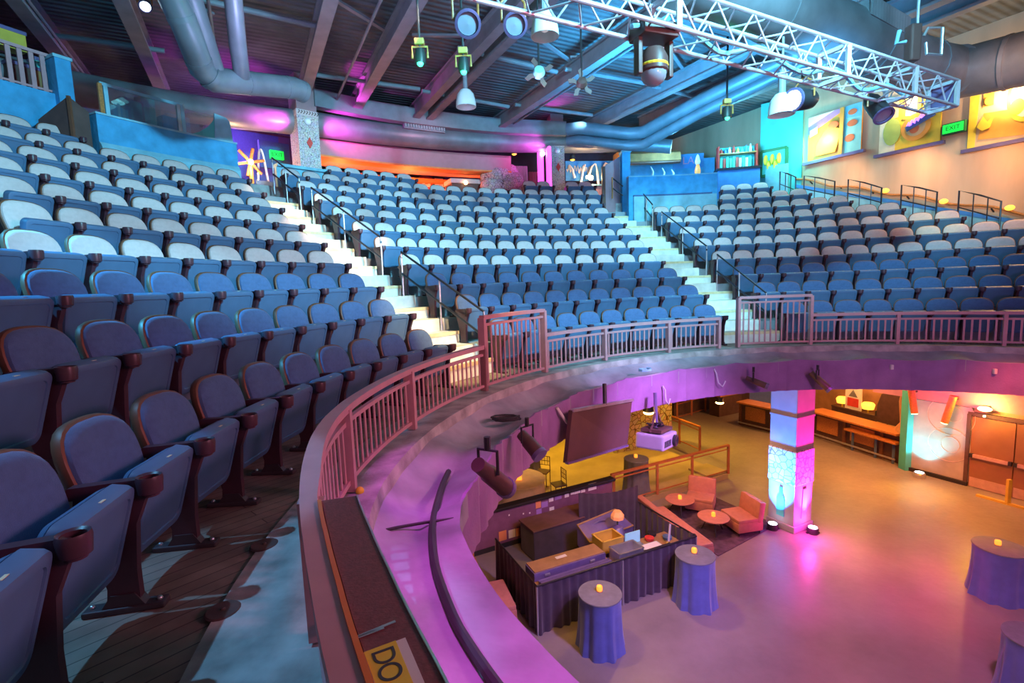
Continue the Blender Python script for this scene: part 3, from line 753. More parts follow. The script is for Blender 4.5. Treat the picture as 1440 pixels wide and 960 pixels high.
# far-left back: dark lounge with exit sign and cartwheel
t = thing('exit_sign', 'green exit sign left of the left stone column', 'sign', at_r(386, 222, 18.5))
q = at_r(386, 219, 18.5); rz = RD(134-90)
m = MB(); m.box((q.x, q.y, q.z), (.95, .12, .85), rz=rz, bev=.02); m.build('housing', M_NAVY, t)
q2 = at_r(389, 218, 18.35); m = MB(); m.box((q2.x, q2.y, q2.z), (.42, .10, .26), rz=rz); m.build('face', M_GEXIT, t)
def facing(c_, th):            # text frame facing the middle of the hall
    r_ = pol(1, th)-pol(0, th); x = Vector((r_.y, -r_.x, 0)); M = Matrix.Identity(4)
    M.col[0][:3] = x; M.col[1][:3] = (0, 0, 1); M.col[2][:3] = -r_; M.col[3][:3] = c_; return M
text_mesh('lettering', 'EXIT', .17, M_WHITEGLOW if False else mat('exit_letter', (.01, .12, .03), .5, var=0), facing(q2 - (pol(1, 134)-pol(0, 134))*.055, 134), t, .004)
q = at_r(352, 228, 17.3); t = thing('cartwheel_lamp', 'warm lit cartwheel ornament under twin arches at the top of the left steps', 'lamp', (q.x, q.y, Z10))
F = facing(q, 139)
m = MB()
for k in range(6):
    a = RD(60*k+15); m.tube([F @ Vector((0, 0, 0)), F @ Vector((.42*cos(a), .42*sin(a), 0))], .045, 8)
m.build('spokes', M_WOOD, t)
m = MB(); m.ball(q, .09); m.build('bulb', M_WARMGLOW, t, True)
m = MB(); m.tube([F @ Vector((0, -.1, 0)), F @ Vector((0, -1.2, 0))], .06, 8); m.build('post', M_WOOD, t)
for sx in (-.62, .35):
    m = MB(); pts = [F @ Vector((sx+(-.25 if sx < 0 else -.15)*1+.34*u, -1.2+1.65*sin(PI*u)**.6, -.1)) for u in [x/14 for x in range(15)]]
    m.tube(pts, .035, 8); m.build('arch_tube', M_STEEL, t, True)
m = MB(); m.box((F @ Vector((.35, -.85, .05))), (.5, .05, .7), rz=RD(139-90)); m.build('lattice_panel', M_NAVY, t)
# pale ledge left of the left column
t = thing('drink_ledge', 'pale blue ledge running to the left stone column', 'counter', pol(15.9, 135.5, Z10))
m = MB(); m.ring(15.75, 16.05, 4.92, 5.0, 131.6, 137.2, 10); m.build('ledge_top', M_BLUEL, t)
m = MB(); m.ring(15.85, 15.98, Z10-.3, 4.92, 131.6, 137.2, 10); m.build('ledge_wall', M_BLUEL, t)
# dark lounge furniture silhouettes
for (px, py, w, h, lab) in ((350, 197, 2.6, .5, 'long navy banquette back seen left of the left stone column'), (402, 190, .7, 1.1, 'dark plum cabinet just left of the left stone column')):
    q = at_r(px, py, 19.5); t = thing('lounge_cabinet', lab, 'cabinet', (q.x, q.y, Z10))
    m = MB(); m.box((q.x, q.y, (Z10+q.z+h/2)/2), (w, .4, q.z+h/2-Z10), rz=RD(44), bev=.05); m.build('body', M_NAVY if w > 1 else M_BACK, t)
    m = MB(); m.box((q.x, q.y, q.z+h/2), (w*1.05, .46, .06), rz=RD(44), bev=.01); m.build('top', M_DARKW, t)
# stone columns
def column(lab, t0, t1, R, side):
    t = thing('stone_column', lab, 'column', pol(R+.4, (t0+t1)/2, Z10))
    tm = (t0+t1)/2; w = RD(abs(t0-t1))*R; c_ = pol(R+w/2, tm)
    m = MB(); m.box((c_.x, c_.y, (Z10-.4+6.62)/2), (w, w, 6.62-Z10+.4), rz=RD(tm)); m.build('stone_shaft', M_STONE, t)
    m = MB(); m.box((c_.x, c_.y, 7.25), (w*.94, w*.94, 1.2), rz=RD(tm)); m.build('upper_shaft', M_SOFF, t)
    m = MB(); m.box((c_.x, c_.y, 6.70), (w*1.04, w*1.04, .16), rz=RD(tm)); m.build('carved_band', M_GREY, t)
    m = MB()
    Ff = facing(pol(R-.025, tm), tm)
    for k in range(8):
        xx = (-.42+.12*k)*w/.95; m.tube([Ff @ Vector((xx, 6.66, 0)), Ff @ Vector((xx+.05, 6.72, 0)), Ff @ Vector((xx+.02, 6.75, 0))], .012, 6)
    m.build('band_marks', M_DARKW, t)
    m = MB(); m.prism([(0, .16), (.09, 0), (0, -.16), (-.09, 0)], (Ff.col[0][:3]), (0, 0, 1), Ff @ Vector((0, 5.85, .0)), .03); m.build('red_diamond', M_RED, t)
    m = MB(); m.ball(Ff @ Vector((-.02, 6.45, 0)), .10, (1, 1, 1)); m.build('white_light', mat('pale_disc%d' % int(tm), (.8, .85, .9), .4, var=0), t, True)
    return t
column('left grey stone mosaic column with red diamond beside the exit sign', 131.75, 133.95, 16.35, 0)
column('right grey stone mosaic column with red diamond beside the pink light', 100.55, 102.35, 16.6, 1)
# glowing pink column light
q = at_r(766, 215, 16.8); t = thing('light_column', 'glowing magenta light column left of the right stone column', 'lamp', (q.x, q.y, Z10))
for px, r_, zt in ((760, .12, 6.7), (772, .11, 7.5)):
    g = at_r(px, 230, 16.7 if px == 772 else 16.9)
    m = MB(); m.tube([(g.x, g.y, Z10-.2), (g.x, g.y, zt)], r_, 14); m.build('light_tube', M_PINKGLOW, t, True)
g = at_r(763, 216, 16.72); m = MB(); m.ball(g, .09); m.build('lamp', M_WHITEGLOW, t, True)
# brick wall, soffit and bar at the back
m = MB(); m.ring(20.0, 20.2, Z10-.3, 5.9, 106.5, 133, 30); m.build('wall_brick', M_BRICK, None)['kind'] = 'structure'
t = thing('bar_canopy', 'long mauve canopy with orange trim over the bar at the back', 'canopy', pol(18.5, 119, 5.8))
m = MB(); m.ring(17.2, 17.32, 5.78, 6.34, 107.2, 131.2, 30); m.build('front_panel', M_SOFF, t)
m = MB(); m.ring(17.18, 17.75, 5.74, 5.80, 107.2, 131.2, 30); m.build('front_trim', M_ORANGE, t)
m = MB(); m.ring(17.75, 19.2, 5.92, 5.98, 107.2, 131.2, 30); m.build('recess', M_SOFF, t)
m = MB(); m.ring(19.2, 20.0, 5.74, 5.80, 107.2, 131.2, 30); m.build('rear_trim', M_ORANGE, t)
for a, b_ in ((107.2, 109.5), (129.2, 131.2)):
    m = MB(); m.ring(17.75, 19.2, 5.74, 5.80, a, b_, 4); m.build('end_trim', M_ORANGE, t)
m = MB(); m.ring(17.2, 20, 6.30, 6.36, 107.2, 131.2, 30); m.build('canopy_top', M_SOFF, t)
for px, lab in ((599, 'left'), (617, 'right')):
    q = at_r(px, 257, 19.9); th = ang(q); t = thing('framed_picture', '%s of the two small framed pictures on the pink brick wall' % lab, 'picture', q)
    m = MB(); m.box(q, (.06, .52, .50), rz=RD(th)); m.build('frame', M_RED if lab == 'left' else M_DARKW, t)
    c_ = pol(19.86, th, q.z); m = MB(); m.box(c_, (.02, .36, .34), rz=RD(th)); m.build('mount', M_PAPER, t)
    c_ = pol(19.845, th, q.z); m = MB(); m.box(c_, (.015, .13, .13), rz=RD(th)); m.build('print', M_SHELL, t)
t = thing('bar_counter', 'grey topped dark bar counter behind the top centre seats', 'counter', pol(18.2, 110.5, Z10))
a = at_r(634, 257, 18); b_ = at_r(697, 257, 18)
m = MB(); m.ring(17.9, 18.6, Z10-.3, a.z-.02, ang(b_), ang(a), 10); m.build('body', M_DARKW, t)
m = MB(); m.ring(17.82, 18.68, a.z-.02, a.z+.14, ang(b_)-.2, ang(a)+.2, 10); m.build('counter_top', M_GREY, t)
q = at_r(655, 259, 17.75); m = MB(); m.ball((q.x, q.y, q.z+.06), .08); tag(m.build('bar_lamp', M_WARMGLOW, None, True), 'tiny warm lamp on the grey bar counter at the back', 'lamp')
for k, px in enumerate((678, 686, 694)):
    q = at_r(px, 250, 18.9); m = MB(); m.lathe([(.0, 0), (.08, .0), (.09, .22), (.05, .26), (0, .26)], 10, Matrix.Translation((q.x, q.y, q.z-.05)))
    tag(m.build('bar_jar', M_PAPER if k else M_RED, None, True), ['red jar on the back bar left of the rock mosaic', 'pale jar on the back bar between the red jar and rock mosaic', 'pale jar on the back bar nearest the rock mosaic'][k], 'jar')
t = thing('rock_outcrop', 'speckled pink rock mosaic outcrop below the right end of the bar canopy', 'rock', pol(17.6, 107, Z10))
for k in range(9):
    px = 690+(k % 5)*8; py = 262-(k//5)*13-(k % 5)*2.2
    q = at_r(px, py, 17.4+.1*(k % 3)); m = MB(); m.ball((q.x, q.y, q.z), .42, (1, .8, .8)); m.build('rock', M_ROCK, t, True)
def drape(name, lab, R, t0, t1, z0, z1, ma, amp=.05, fr=60):
    m = MB(); V = []; F = []; n = 60
    for k in range(n+1):
        th = t0+(t1-t0)*k/n
        for j in range(5):
            f = j/4; V.append(pol(R+amp*sin(k*fr/n*1.1)*(1-.5*f)+amp*.4*sin(k*1.7+f*2), th, z0+(z1-z0)*f))
    for k in range(n):
        for j in range(4): F.append((k*5+j, k*5+5+j, k*5+6+j, k*5+1+j))
    b2 = len(V); V += [v+(pol(1, t0)-pol(0, t0))*.02 for v in V]
    F += [tuple(i+b2 for i in f)[::-1] for f in F]
    m._add(V, F); tag(m.build(name, ma, None, True), lab, 'curtain')
a = at_r(722, 240, 17.6); b_ = at_r(742, 240, 17.6); drape('curtain', 'grey gathered curtain between the rock mosaic and the magenta light column', 17.6, ang(b_), ang(a), Z10-.2, 6.1, M_GREY, .06, 40)
a = at_r(743, 240, 17.9); b_ = at_r(758, 240, 17.9); drape('curtain', 'rose coloured curtain tucked beside the magenta light column', 17.9, ang(b_), ang(a), Z10-.2, 5.95, M_SOFF, .06, 25)
# right of the right column: blue banner, lit wings, wall opening
q = at_r(815, 238, 17.4); th = ang(q)
t = thing('wall_banner', 'bright blue banner with white scrawl right of the right stone column', 'banner', q)
a = at_r(795, 227, 17.4); b_ = at_r(862, 229, 17.4)
m = MB(); m.ring(17.4, 17.44, q.z-.45, q.z+.32, ang(b_), ang(a), 12); m.build('cloth', mat('bright_blue_cloth', (.06, .30, .72), .7), t)
m = MB(); pts = []
for k in range(40):
    px = 797+k*.85; py = 238+5*sin(k*1.3)-2*sin(k*.5); pts.append(at_r(px, py, 17.37))
m.tube(pts, .022, 5); m.build('scrawl', M_PAPER, t, True)
t = thing('winged_lamp', 'warm twin lamps between white winged tubes at the head of the right steps', 'lamp', at_r(830, 262, 16.9))
for px in (826, 831):
    m = MB(); m.ball(at_r(px, 249 if px == 826 else 250, 16.85), .10 if px == 831 else .07); m.build('bulb', M_WARMGLOW, t, True)
for k, (pa_, pb) in enumerate((((816, 262), (823, 231)), ((828, 247), (837, 230)), ((842, 262), (838, 230)), ((808, 250), (801, 232)), ((848, 236), (856, 231)))):
    p0, p1 = at_r(*pa_, 16.95), at_r(*pb, 16.95); mid = (p0+p1)/2+Vector((0, 0, .12))
    m = MB(); m.tube([p0, mid, p1], [.05, .04, .02], 8); m.build('wing_tube', M_PAPER, t, True)
t = thing('control_desk', 'pale panelled desk under the winged lamps', 'desk', at_r(830, 270, 16.7))
a = at_r(812, 262, 16.7); b_ = at_r(848, 266, 16.7)
m = MB(); m.ring(16.65, 16.9, Z10-.2, a.z, ang(b_), ang(a), 6); m.build('front', M_SOFF, t)
m = MB(); m.ring(16.6, 16.95, a.z, a.z+.06, ang(b_), ang(a), 6); m.build('desk_top', M_BLUEL, t)
# partition and blue post at head of right aisle
t = thing('partition', 'lilac partition with brown edge beside the blue post', 'partition', pol(15.4, 95, 3.9))
A_ = at_r(849, 280, 15.25); B_ = at_r(872, 280, 15.6)
m = MB(); n_ = Vector((0, 0, 1)); m._add([(A_.x, A_.y, 3.6), (B_.x, B_.y, 3.6), (B_.x, B_.y, 6.0), (A_.x, A_.y, 5.55), (A_.x+.02, A_.y+.08, 3.6), (B_.x+.02, B_.y+.08, 3.6), (B_.x+.02, B_.y+.08, 6.0), (A_.x+.02, A_.y+.08, 5.55)], [(0, 1, 2, 3), (7, 6, 5, 4), (0, 4, 5, 1), (1, 5, 6, 2), (2, 6, 7, 3), (3, 7, 4, 0)]); m.build('panel', M_SOFF, t)
m = MB(); m.bar((A_.x, A_.y, 3.6), (A_.x, A_.y, 5.55), .12, .12); m.build('edge_board', M_SHELL, t)
q = at_r(879, 250, 15.55); t = thing('wall_post', 'tall blue post at the head of the right aisle steps', 'post', (q.x, q.y, 3.9))
m = MB(); m.box((q.x, q.y, 4.8), (.30, .34, 2.6), rz=RD(3)); m.build('shaft', M_BLUEW, t)
m = MB(); m.box((q.x, q.y, 6.12), (.36, .40, .06), rz=RD(3)); m.build('cap', M_BLUEL, t)
t = thing('stair_rail', 'short dark stair rail in front of the lilac partition', 'handrail', at_r(862, 268, 15.0))
for y0, y1 in ((250, 268), (264, 281)):
    m = MB(); m.tube([at_r(861, y0, 15.0), at_r(876, y1-6, 15.0)], .025, 6); m.build('rail', M_HRAIL, t)
m = MB(); m.tube([at_r(861, 249, 15.0), at_r(861, 279, 15.0)], .03, 6); m.build('post', M_WOOD, t)
# blue parapet behind right block
RW = 14.0
a = at_r(884, 249, RW); b_ = at_r(1009, 244, RW); 
t = thing('parapet_wall', 'rough blue parapet wall behind the right block of seats', 'wall', pol(RW, 86, 3.4))
m = MB(); m.ring(RW, RW+.25, 2.9, (a.z+b_.z)/2, ang(b_), ang(a), 16); m.build('wall_face', M_BLUEW, t)
pz = at_r(950, 275, RW).z; m = MB(); m.ring(RW-.10, RW, 2.9, pz, ang(b_)+.2, ang(a)-.6, 16); m.build('plinth', M_BLUEL, t)
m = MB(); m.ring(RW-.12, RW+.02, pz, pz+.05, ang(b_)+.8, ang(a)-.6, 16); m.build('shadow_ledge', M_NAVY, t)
m = MB(); m.ring(RW-.02, RW+.27, (a.z+b_.z)/2, (a.z+b_.z)/2+.04, ang(b_), ang(a), 16); m.build('coping', M_BLUEL, t)
# counter recess above the parapet
a = at_r(886, 231, 17.2); b_ = at_r(950, 232, 17.2)
wallseg('wall_blue', 17.2, 17.4, Z10-.3, a.z+.1, ang(b_)-5, ang(a)+1, M_BLUEW)
for k, (px, py) in enumerate(((917, 240), (933, 242), (946, 244))):
    q = at_r(px, 249, 15.2); q1 = at_r(px-2, py-6, 15.2)
    m = MB(); m.tube([q, lerp(q, q1, .5)+Vector((.06, 0, 0)), q1], [.05, .035, .015], 8)
    tag(m.build('bar_tap', M_PAPER, None, True), ['tall curved white tap standing behind the right blue parapet', 'middle small white tap behind the right blue parapet', 'short white tap nearest the colourful shelf behind the right parapet'][k], 'tap')
t = thing('copper_canopy', 'copper brown barrel canopy over the counter behind the blue parapet', 'canopy', at_r(900, 226, 16.2))
a = at_r(884, 226, 16.0); b_ = at_r(957, 224, 16.0)
M_COPPER = mat('copper_canopy', (.50, .24, .09), .5, .2, var=.35, scale=3)
m = MB(); m.sector([(15.9, a.z-.05), (16.0, a.z+.25), (16.5, a.z+.45), (17.2, a.z+.5), (17.2, a.z+.1), (16.2, a.z-.12)], ang(b_), ang(a)+1.0, 12); m.build('hood', M_COPPER, t)
m = MB(); m.ring(15.95, 16.1, a.z-.12, a.z-.04, ang(b_), ang(a)+1.0, 12); m.build('lip', M_SHELL, t)
# pendant lamp figure and LA lettering on the blue wall
q = at_r(968, 226, 17.15); t = thing('wall_lettering', 'pink LA lettering on the blue wall left of the colourful shelf', 'sign', q)
m = MB(); m.box(pol(17.19, ang(q), q.z), (.02, 1.2, .55), rz=RD(ang(q))); m.build('backing', mat('blue_sign_board', (.06, .26, .60), .6), t)
text_mesh('letters', 'LA', .40, mat('pink_lettering', (.75, .35, .55), .5, var=0), facing(pol(17.15, ang(q), q.z), ang(q)), t, .01)
q = at_r(981, 243, 15.6); t = thing('flame_lamp', 'small orange and white flame shaped lamp on the right blue parapet', 'lamp', q)
m = MB(); m.lathe([(0, 0), (.09, .02), (.11, .18), (.06, .38), (0, .44)], 12, Matrix.Translation(q-Vector((0, 0, .1)))); m.build('body', mat('orange_lamp_body', (.8, .3, .08), .4, emit=(1, .3, .04), est=.4), t, True)
m = MB(); m.lathe([(.07, 0), (.1, .1), (.05, .3), (.0, .38)], 12, Matrix.Translation(q+Vector((0, 0, .3)))); m.build('white_tip', M_PAPER, t, True)
m = MB(); m.lathe([(.11, -.1), (.11, 0), (.09, .03)], 12, Matrix.Translation(q-Vector((0, 0, .1)))); m.build('base', M_NAVY, t)
# blue box with a shelf of coloured bottles/books
RB = 15.55
a = at_r(1010, 239, RB); b_ = at_r(1069, 235, RB)
t = thing('blue_booth', 'smooth blue booth front behind the top right seats', 'booth', pol(RB, 78, 3.9))
M_BOOTH = mat('satin_blue_panel', (.06, .24, .62), .5, var=.1)
m = MB(); m.ring(RB, RB+.5, 3.5, a.z-.03, ang(b_), ang(a), 8); m.build('front_panel', M_BOOTH, t)
m = MB(); m.ring(RB-.06, RB+.55, a.z-.03, a.z+.05, ang(b_)-.15, ang(a)+.15, 8); m.build('counter_top', M_HRAIL, t)
t = thing('shelf_unit', 'open red framed shelf unit on the blue booth counter', 'shelf', pol(RB+.3, 78, a.z+.05))
z0 = a.z+.05; zt_ = at_r(1040, 205, RB+.3).z
for th in (ang(b_)+.3, ang(a)-.2):
    c_ = pol(RB+.3, th, (z0+zt_)/2); m = MB(); m.box(c_, (.28, .06, zt_-z0), rz=RD(th)); m.build('upright', M_RED, t)
m = MB(); m.ring(RB+.15, RB+.45, z0+.52, z0+.56, ang(b_)+.3, ang(a)-.2, 6); m.build('shelf_board', M_WOOD, t)
m = MB(); m.ring(RB+.44, RB+.47, z0, zt_, ang(b_)+.3, ang(a)-.2, 6); m.build('back_board', M_TEAL, t)
bc = [('red', (.55, .06, .05)), ('teal', (.1, .6, .55)), ('white', (.8, .8, .85)), ('yellow', (.75, .55, .1)), ('green', (.12, .5, .3)), ('blue', (.1, .25, .7))]
BK = [mat('%s_book_cover' % n_, c_, .5, var=.05) for n_, c_ in bc]
placed = ang(a)-.55; nb = 0
while placed > ang(b_)+.7 and nb < 11:
    k = [1, 0, 1, 4, 1, 0, 2, 1, 2, 1, 3][nb]; hh = .36+.1*random.random(); c_ = pol(RB+.29, placed, z0+hh/2+.001)
    m = MB(); m.box(c_, (.2, .09, hh), rz=RD(placed), bev=.006)
    o = m.build('display_book', BK[k], None)
    tag(o, '%s upright book on the lower shelf of the booth, %s from left' % (bc[k][0], ORD[nb+1]), 'book', 'books on the lower booth shelf')
    placed -= .40; nb += 1
placed = ang(a)-.6; nb = 0
while placed > ang(b_)+.7 and nb < 8:
    k = [0, 5, 2, 0, 3, 4, 5, 2][nb]; hh = .18+.12*random.random(); c_ = pol(RB+.29, placed, z0+.56+hh/2)
    m = MB(); m.lathe([(0, -hh/2), (.05, -hh/2), (.06, 0), (.03, hh*.3), (.02, hh/2), (0, hh/2)], 10, Matrix.Translation(c_))
    o = m.build('display_bottle', BK[k], None, True)
    tag(o, '%s bottle on the upper shelf of the booth, %s from left' % (bc[k][0], ORD[nb+1]), 'bottle', 'bottles on the upper booth shelf')
    placed -= .52; nb += 1
# teal wall corner and green framed picture
a = at_r(1070, 200, 16.3)
e0 = Vector((pol(16.3, ang(a)).x, pol(16.3, ang(a)).y, 0)); e1 = at_wall(1128, 230, OFF_UP-.02); e1.z = 0
m = MB(); cc = (e0+e1)/2; L = (e1-e0).length; m.box((cc.x, cc.y, 5.6), (L, .12, 4.2), rz=atan2((e1-e0).y, (e1-e0).x)); m.build('wall_teal', M_TEAL, None)['kind'] = 'structure'
dw = (e1-e0).normalized(); nw = Vector((dw.y, -dw.x, 0))
if nw.dot(Vector((0, -1, 0))) < 0: nw = -nw
def on_teal(px, py, off=.1):
    d = ray(px, py); p0 = e0+nw*off; s = p0.dot(nw)/(d.x*nw.x+d.y*nw.y); p = d*s; p.z += EYE; return p
q = on_teal(1088, 228); rz = atan2(dw.y, dw.x)
t = thing('framed_picture', 'green framed yellow and teal picture on the teal wall', 'picture', q)
w = (on_teal(1106, 228)-on_teal(1071, 228)).length; h = on_teal(1088, 208).z-on_teal(1088, 243).z
m = MB(); 
for sx, sz, ww, hh in ((-w/2, 0, .10, h), (w/2, 0, .10, h), (0, h/2, w, .10), (0, -h/2, w, .10)):
    c_ = q+dw*sx+UP*sz; m.box(c_, (ww, .08, hh), rz=rz)
m.build('frame', M_GREENF, t)
m = MB(); m.box(q, (w, .03, h), rz=rz); m.build('canvas', mat('teal_canvas', (.1, .5, .5), .6), t)
m = MB()
for k in range(5):
    c_ = q+nw*.03+dw*(-.3+.13*k)*w+UP*(.12*((-1)**k))*h; m.ball(c_, .16, (.6, .25, 1.2))
m.build('painted_shapes', M_YELLOW, t, True)
m = MB(); c_ = on_teal(1092, 262, .15); m.box(c_, (.75, .06, 1.5), rz=rz); t2 = m.build('notice_board', M_BLUEL, None); tag(t2, 'pale blue board hung below the green framed picture', 'board')
# ------------------------------------------------------------------ murals on the right-hand wall
def mural(lab, A, B, C_, D_, bands, shapes):
    # corner pixels A top-left, B top-right, C bottom-right, D bottom-left on the wall
    off = OFF_UP-.05
    P = [at_wall(*x, off) for x in (A, B, C_, D_)]
    zb = (P[2].z+P[3].z)/2; ztp = (P[0].z+P[1].z)/2
    L0 = P[3].copy(); L0.z = 0; L1 = P[2].copy(); L1.z = 0
    ax = (L1-L0); W = ax.length; ax.normalize(); Hh = ztp-zb
    t = thing('wall_mural', lab, 'mural', L0+UP*zb)
    m = MB(); c_ = (L0+L1)/2; m.box((c_.x, c_.y, zb+Hh/2), (W, .04, Hh), rz=atan2(ax.y, ax.x)); m.build('board', bands[0], t)
    nrm = -N1
    def pt(u, v, d=.03): return L0+ax*(u*W)+UP*(zb+v*Hh)+nrm*d
    for k, (poly, ma) in enumerate(shapes):
        m = MB(); m.prism([(u*W, v*Hh) for u, v in poly], ax, UP, L0+UP*zb+nrm*(.024+.006*k), .006); m.build('painted_shape', ma, t)
    m = MB(); m.bar(pt(-.06, -.02, .06), pt(1.08, -.02, .06), .14, .09); m.build('sill', M_CASEP, t)
    return t, pt
def disc(cu, cv, ru, rv, n=18, a0=0, a1=360): return [(cu+ru*cos(RD(a0+(a1-a0)*k/n)), cv+rv*sin(RD(a0+(a1-a0)*k/n))) for k in range(n)]
PM = {n_: mat('mural_'+n_, c_, .6, var=.12, scale=3) for n_, c_ in dict(orange=(.80, .34, .06), yellow=(.85, .62, .06), pale=(.85, .75, .55), violet=(.42, .22, .45), aqua=(.30, .60, .58), red=(.75, .16, .06), sky=(.18, .48, .75), green=(.45, .55, .12), tan=(.70, .45, .25)).items()}
_, pt1 = mural('left painted mural panel, orange and aqua, on the tan wall', (1136, 165), (1211, 146), (1211, 212), (1136, 229), [PM['orange']], [
    ([(0, .62), (.68, .95), (.68, 1), (0, 1)], PM['violet']), ([(.0, .8), (.5, 1), (0, 1)], PM['pale']), ([(.66, 0), (1, 0), (1, 1), (.66, 1)], PM['aqua']),
    ([(.72, .75), (.98, .72), (.98, 1), (.72, 1)], PM['sky']), (disc(.80, .32, .09, .08), PM['red']), (disc(.84, .62, .09, .07), PM['red']), (disc(.84, .85, .08, .06), PM['red']),
    ([(.15, .1), (.55, .1), (.66, .55), (.4, .7), (.2, .4)], PM['yellow']), ([(.05, .55), (.2, .6), (.2, .75), (.05, .7)], PM['pale']), (disc(.5, .68, .1, .08), PM['red']), ([(.62, 0), (.68, 0), (.70, 1), (.62, 1)], PM['orange'])])
_, pt2 = mural('middle painted mural panel, yellow with orange disc, on the tan wall', (1236, 141), (1322, 121), (1322, 199), (1236, 219), [PM['yellow']], [
    ([(0, 0), (.28, 0), (.28, .5), (.1, .75), (0, .7)], PM['pale']), ([(.05, .6), (.32, .62), (.32, 1), (.05, 1)], PM['tan']), (disc(.22, .38, .15, .25), PM['green']),
    ([(.38, .55), (.68, .5), (.7, 1), (.4, 1)], PM['orange']), ([(.44, .6), (.62, .56), (.63, .95), (.46, .95)], PM['pale']), (disc(.62, .36, .24, .24), PM['orange']), (disc(.62, .36, .16, .16), PM['tan']), (disc(.60, .33, .08, .08), PM['red']), ([(.80, .5), (1, .45), (1, .95), (.82, .95)], PM['yellow'])])
_, pt3 = mural('right painted mural panel, yellow framed with white disc, on the tan wall', (1368, 96), (1475, 72), (1475, 184), (1360, 214), [PM['tan']], [
    ([(0, 0), (.10, 0), (.14, 1), (.0, 1)], PM['yellow']), ([(.10, .9), (1, .88), (1, 1), (.1, 1)], PM['yellow']), ([(.14, .1), (1, .02), (1, .35), (.2, .42)], PM['orange']), ([(.18, .5), (.32, .5), (.32, .95), (.18, .95)], PM['orange']),
    (disc(.72, .52, .24, .32), PM['yellow']), (disc(.72, .52, .19, .26), PM['pale']), (disc(.62, .40, .09, .1), PM['yellow']), ([(.12, .26), (.2, .38), (.26, .30), (.34, .36), (.30, .22), (.2, .2)], PM['yellow']), (disc(.26, .72, .05, .06), PM['yellow']), (disc(.26, .56, .05, .05), PM['yellow'])])
# neon squiggle over the middle mural
t = thing('neon_squiggle', 'violet neon squiggle across the orange disc of the middle mural', 'neon', pt2(.62, .4, .12))
m = MB(); m.tube([pt2(.50+.012*k*1.6, .40+.006*k*1.6+.045*sin(k*1.9), .12) for k in range(22)], .022, 6); m.build('tube', mat('violet_neon', (.4, .2, .9), .4, var=0, emit=(.35, .15, 1), est=2), t, True)
m = MB(); m.bar(pt2(.47, .35, .08), pt2(.92, .52, .08), .03, .14); m.build('backing_bar', M_NAVY, t)
# exit sign between murals
q = at_wall(1342, 180, OFF_UP-.1); t = thing('exit_sign', 'green exit sign on the tan wall between two murals', 'sign', q)
rzw = atan2(D1.y, D1.x)
m = MB(); m.box(q, (.52, .14, .30), rz=rzw, bev=.01); m.build('housing', M_GREENF, t)
q2 = q - N1*.08; m = MB(); m.box(q2, (.46, .02, .23), rz=rzw); m.build('face', M_GEXIT, t)
Mx = Matrix.Identity(4); Mx.col[0][:3] = -D1; Mx.col[1][:3] = (0, 0, 1); Mx.col[2][:3] = -N1; Mx.col[3][:3] = q2-N1*.014
text_mesh('lettering', 'EXIT', .16, MATS['exit_letter'], Mx, t, .003)
# low stair guard frames along the wall
def stairguard(k, lab, pts):
    t = thing('stair_guard', lab, 'railing', pts[0], group=None)
    pass
GL = [((1098, 242), (1122, 250), 20), ((1133, 248), (1172, 258), 26), ((1212, 253), (1240, 262), 28)]
frames = [((1097, 241), (1119, 249)), ((1131, 247), (1174, 255)), ((1193, 252), (1240, 264)), ((1268, 260), (1318, 270)), ((1349, 268), (1408, 283))]
FN = ['topmost dark stair guard frame beside the tan wall', 'second dark stair guard frame down from the teal wall', 'middle dark stair guard frame below the middle mural', 'fourth dark stair guard frame down beside the tan wall', 'lowest dark stair guard frame below the right mural']
for k, (a, b_) in enumerate(frames):
    off = .35; P0 = at_wall(*a, off); P1 = at_wall(*b_, off)
    t = thing('stair_guard', FN[k], 'railing', P0-UP*1.0)
    m = MB(); m.tube([P0-UP*1.0, P0, lerp(P0, P1, .5)+UP*.02, P1, P1-UP*1.0], .022, 8); m.build('hoop', M_HRAIL, t, True)
    m = MB(); m.tube([P0-UP*.42, P1-UP*.42], .016, 6); m.build('middle_bar', M_HRAIL, t)
    for f in (.36, .7):
        q = lerp(P0, P1, f); m = MB(); m.tube([q-UP*1.0, q+UP*.01], .014, 6); m.build('upright', M_HRAIL, t)
# low side wall with handrail and amber step lights
def alongwall(off, al, z): p = W0+N1*off+D1*al; p.z = z; return p
pA, pB = at_wall(1120, 252, OFF_UP-.15), at_wall(1440, 300, OFF_UP-.15)
t = thing('wall_handrail', 'orange timber handrail running down the tan wall', 'handrail', pB)
ext = pB+(pB-pA)*.3
m = MB(); n_ = 26; m.tube([lerp(pA, ext, k/n_)+UP*.05*sin(k*1.15) for k in range(n_+1)], .035, 8); m.build('rail', M_WOOD, t, True)
for k in range(8):
    q = lerp(pA, ext, (k+.5)/8); m = MB(); m.bar(q, q+N1*.15-UP*.08, .03, .03); m.build('bracket', M_HRAIL, t)
t = thing('skirting_wall', 'pale blue stepped dado along the foot of the tan wall', 'wall', pB-UP*.6)
m = MB(); c0, c1 = pA-UP*.75, ext-UP*.75; m.bar(c0, c1, .12, 1.0); m.build('dado', M_BLUEL, t)
m = MB(); m.bar(c0+UP*.52, c1+UP*.52, .16, .10); m.build('dado_cap', M_BOOTH, t)
for k, (px, py) in enumerate(((1327, 283), (1420, 292), (1245, 268))):
    q = at_wall(px, py, OFF_UP-.3); m = MB(); m.ball(q, .10, (1, 1, .7)); tag(m.build('step_light', M_AMBER, None, True), ['amber step light on the tan wall below the exit sign', 'amber step light on the tan wall near the lowest stair guard', 'amber step light on the tan wall below the middle mural'][k], 'lamp')
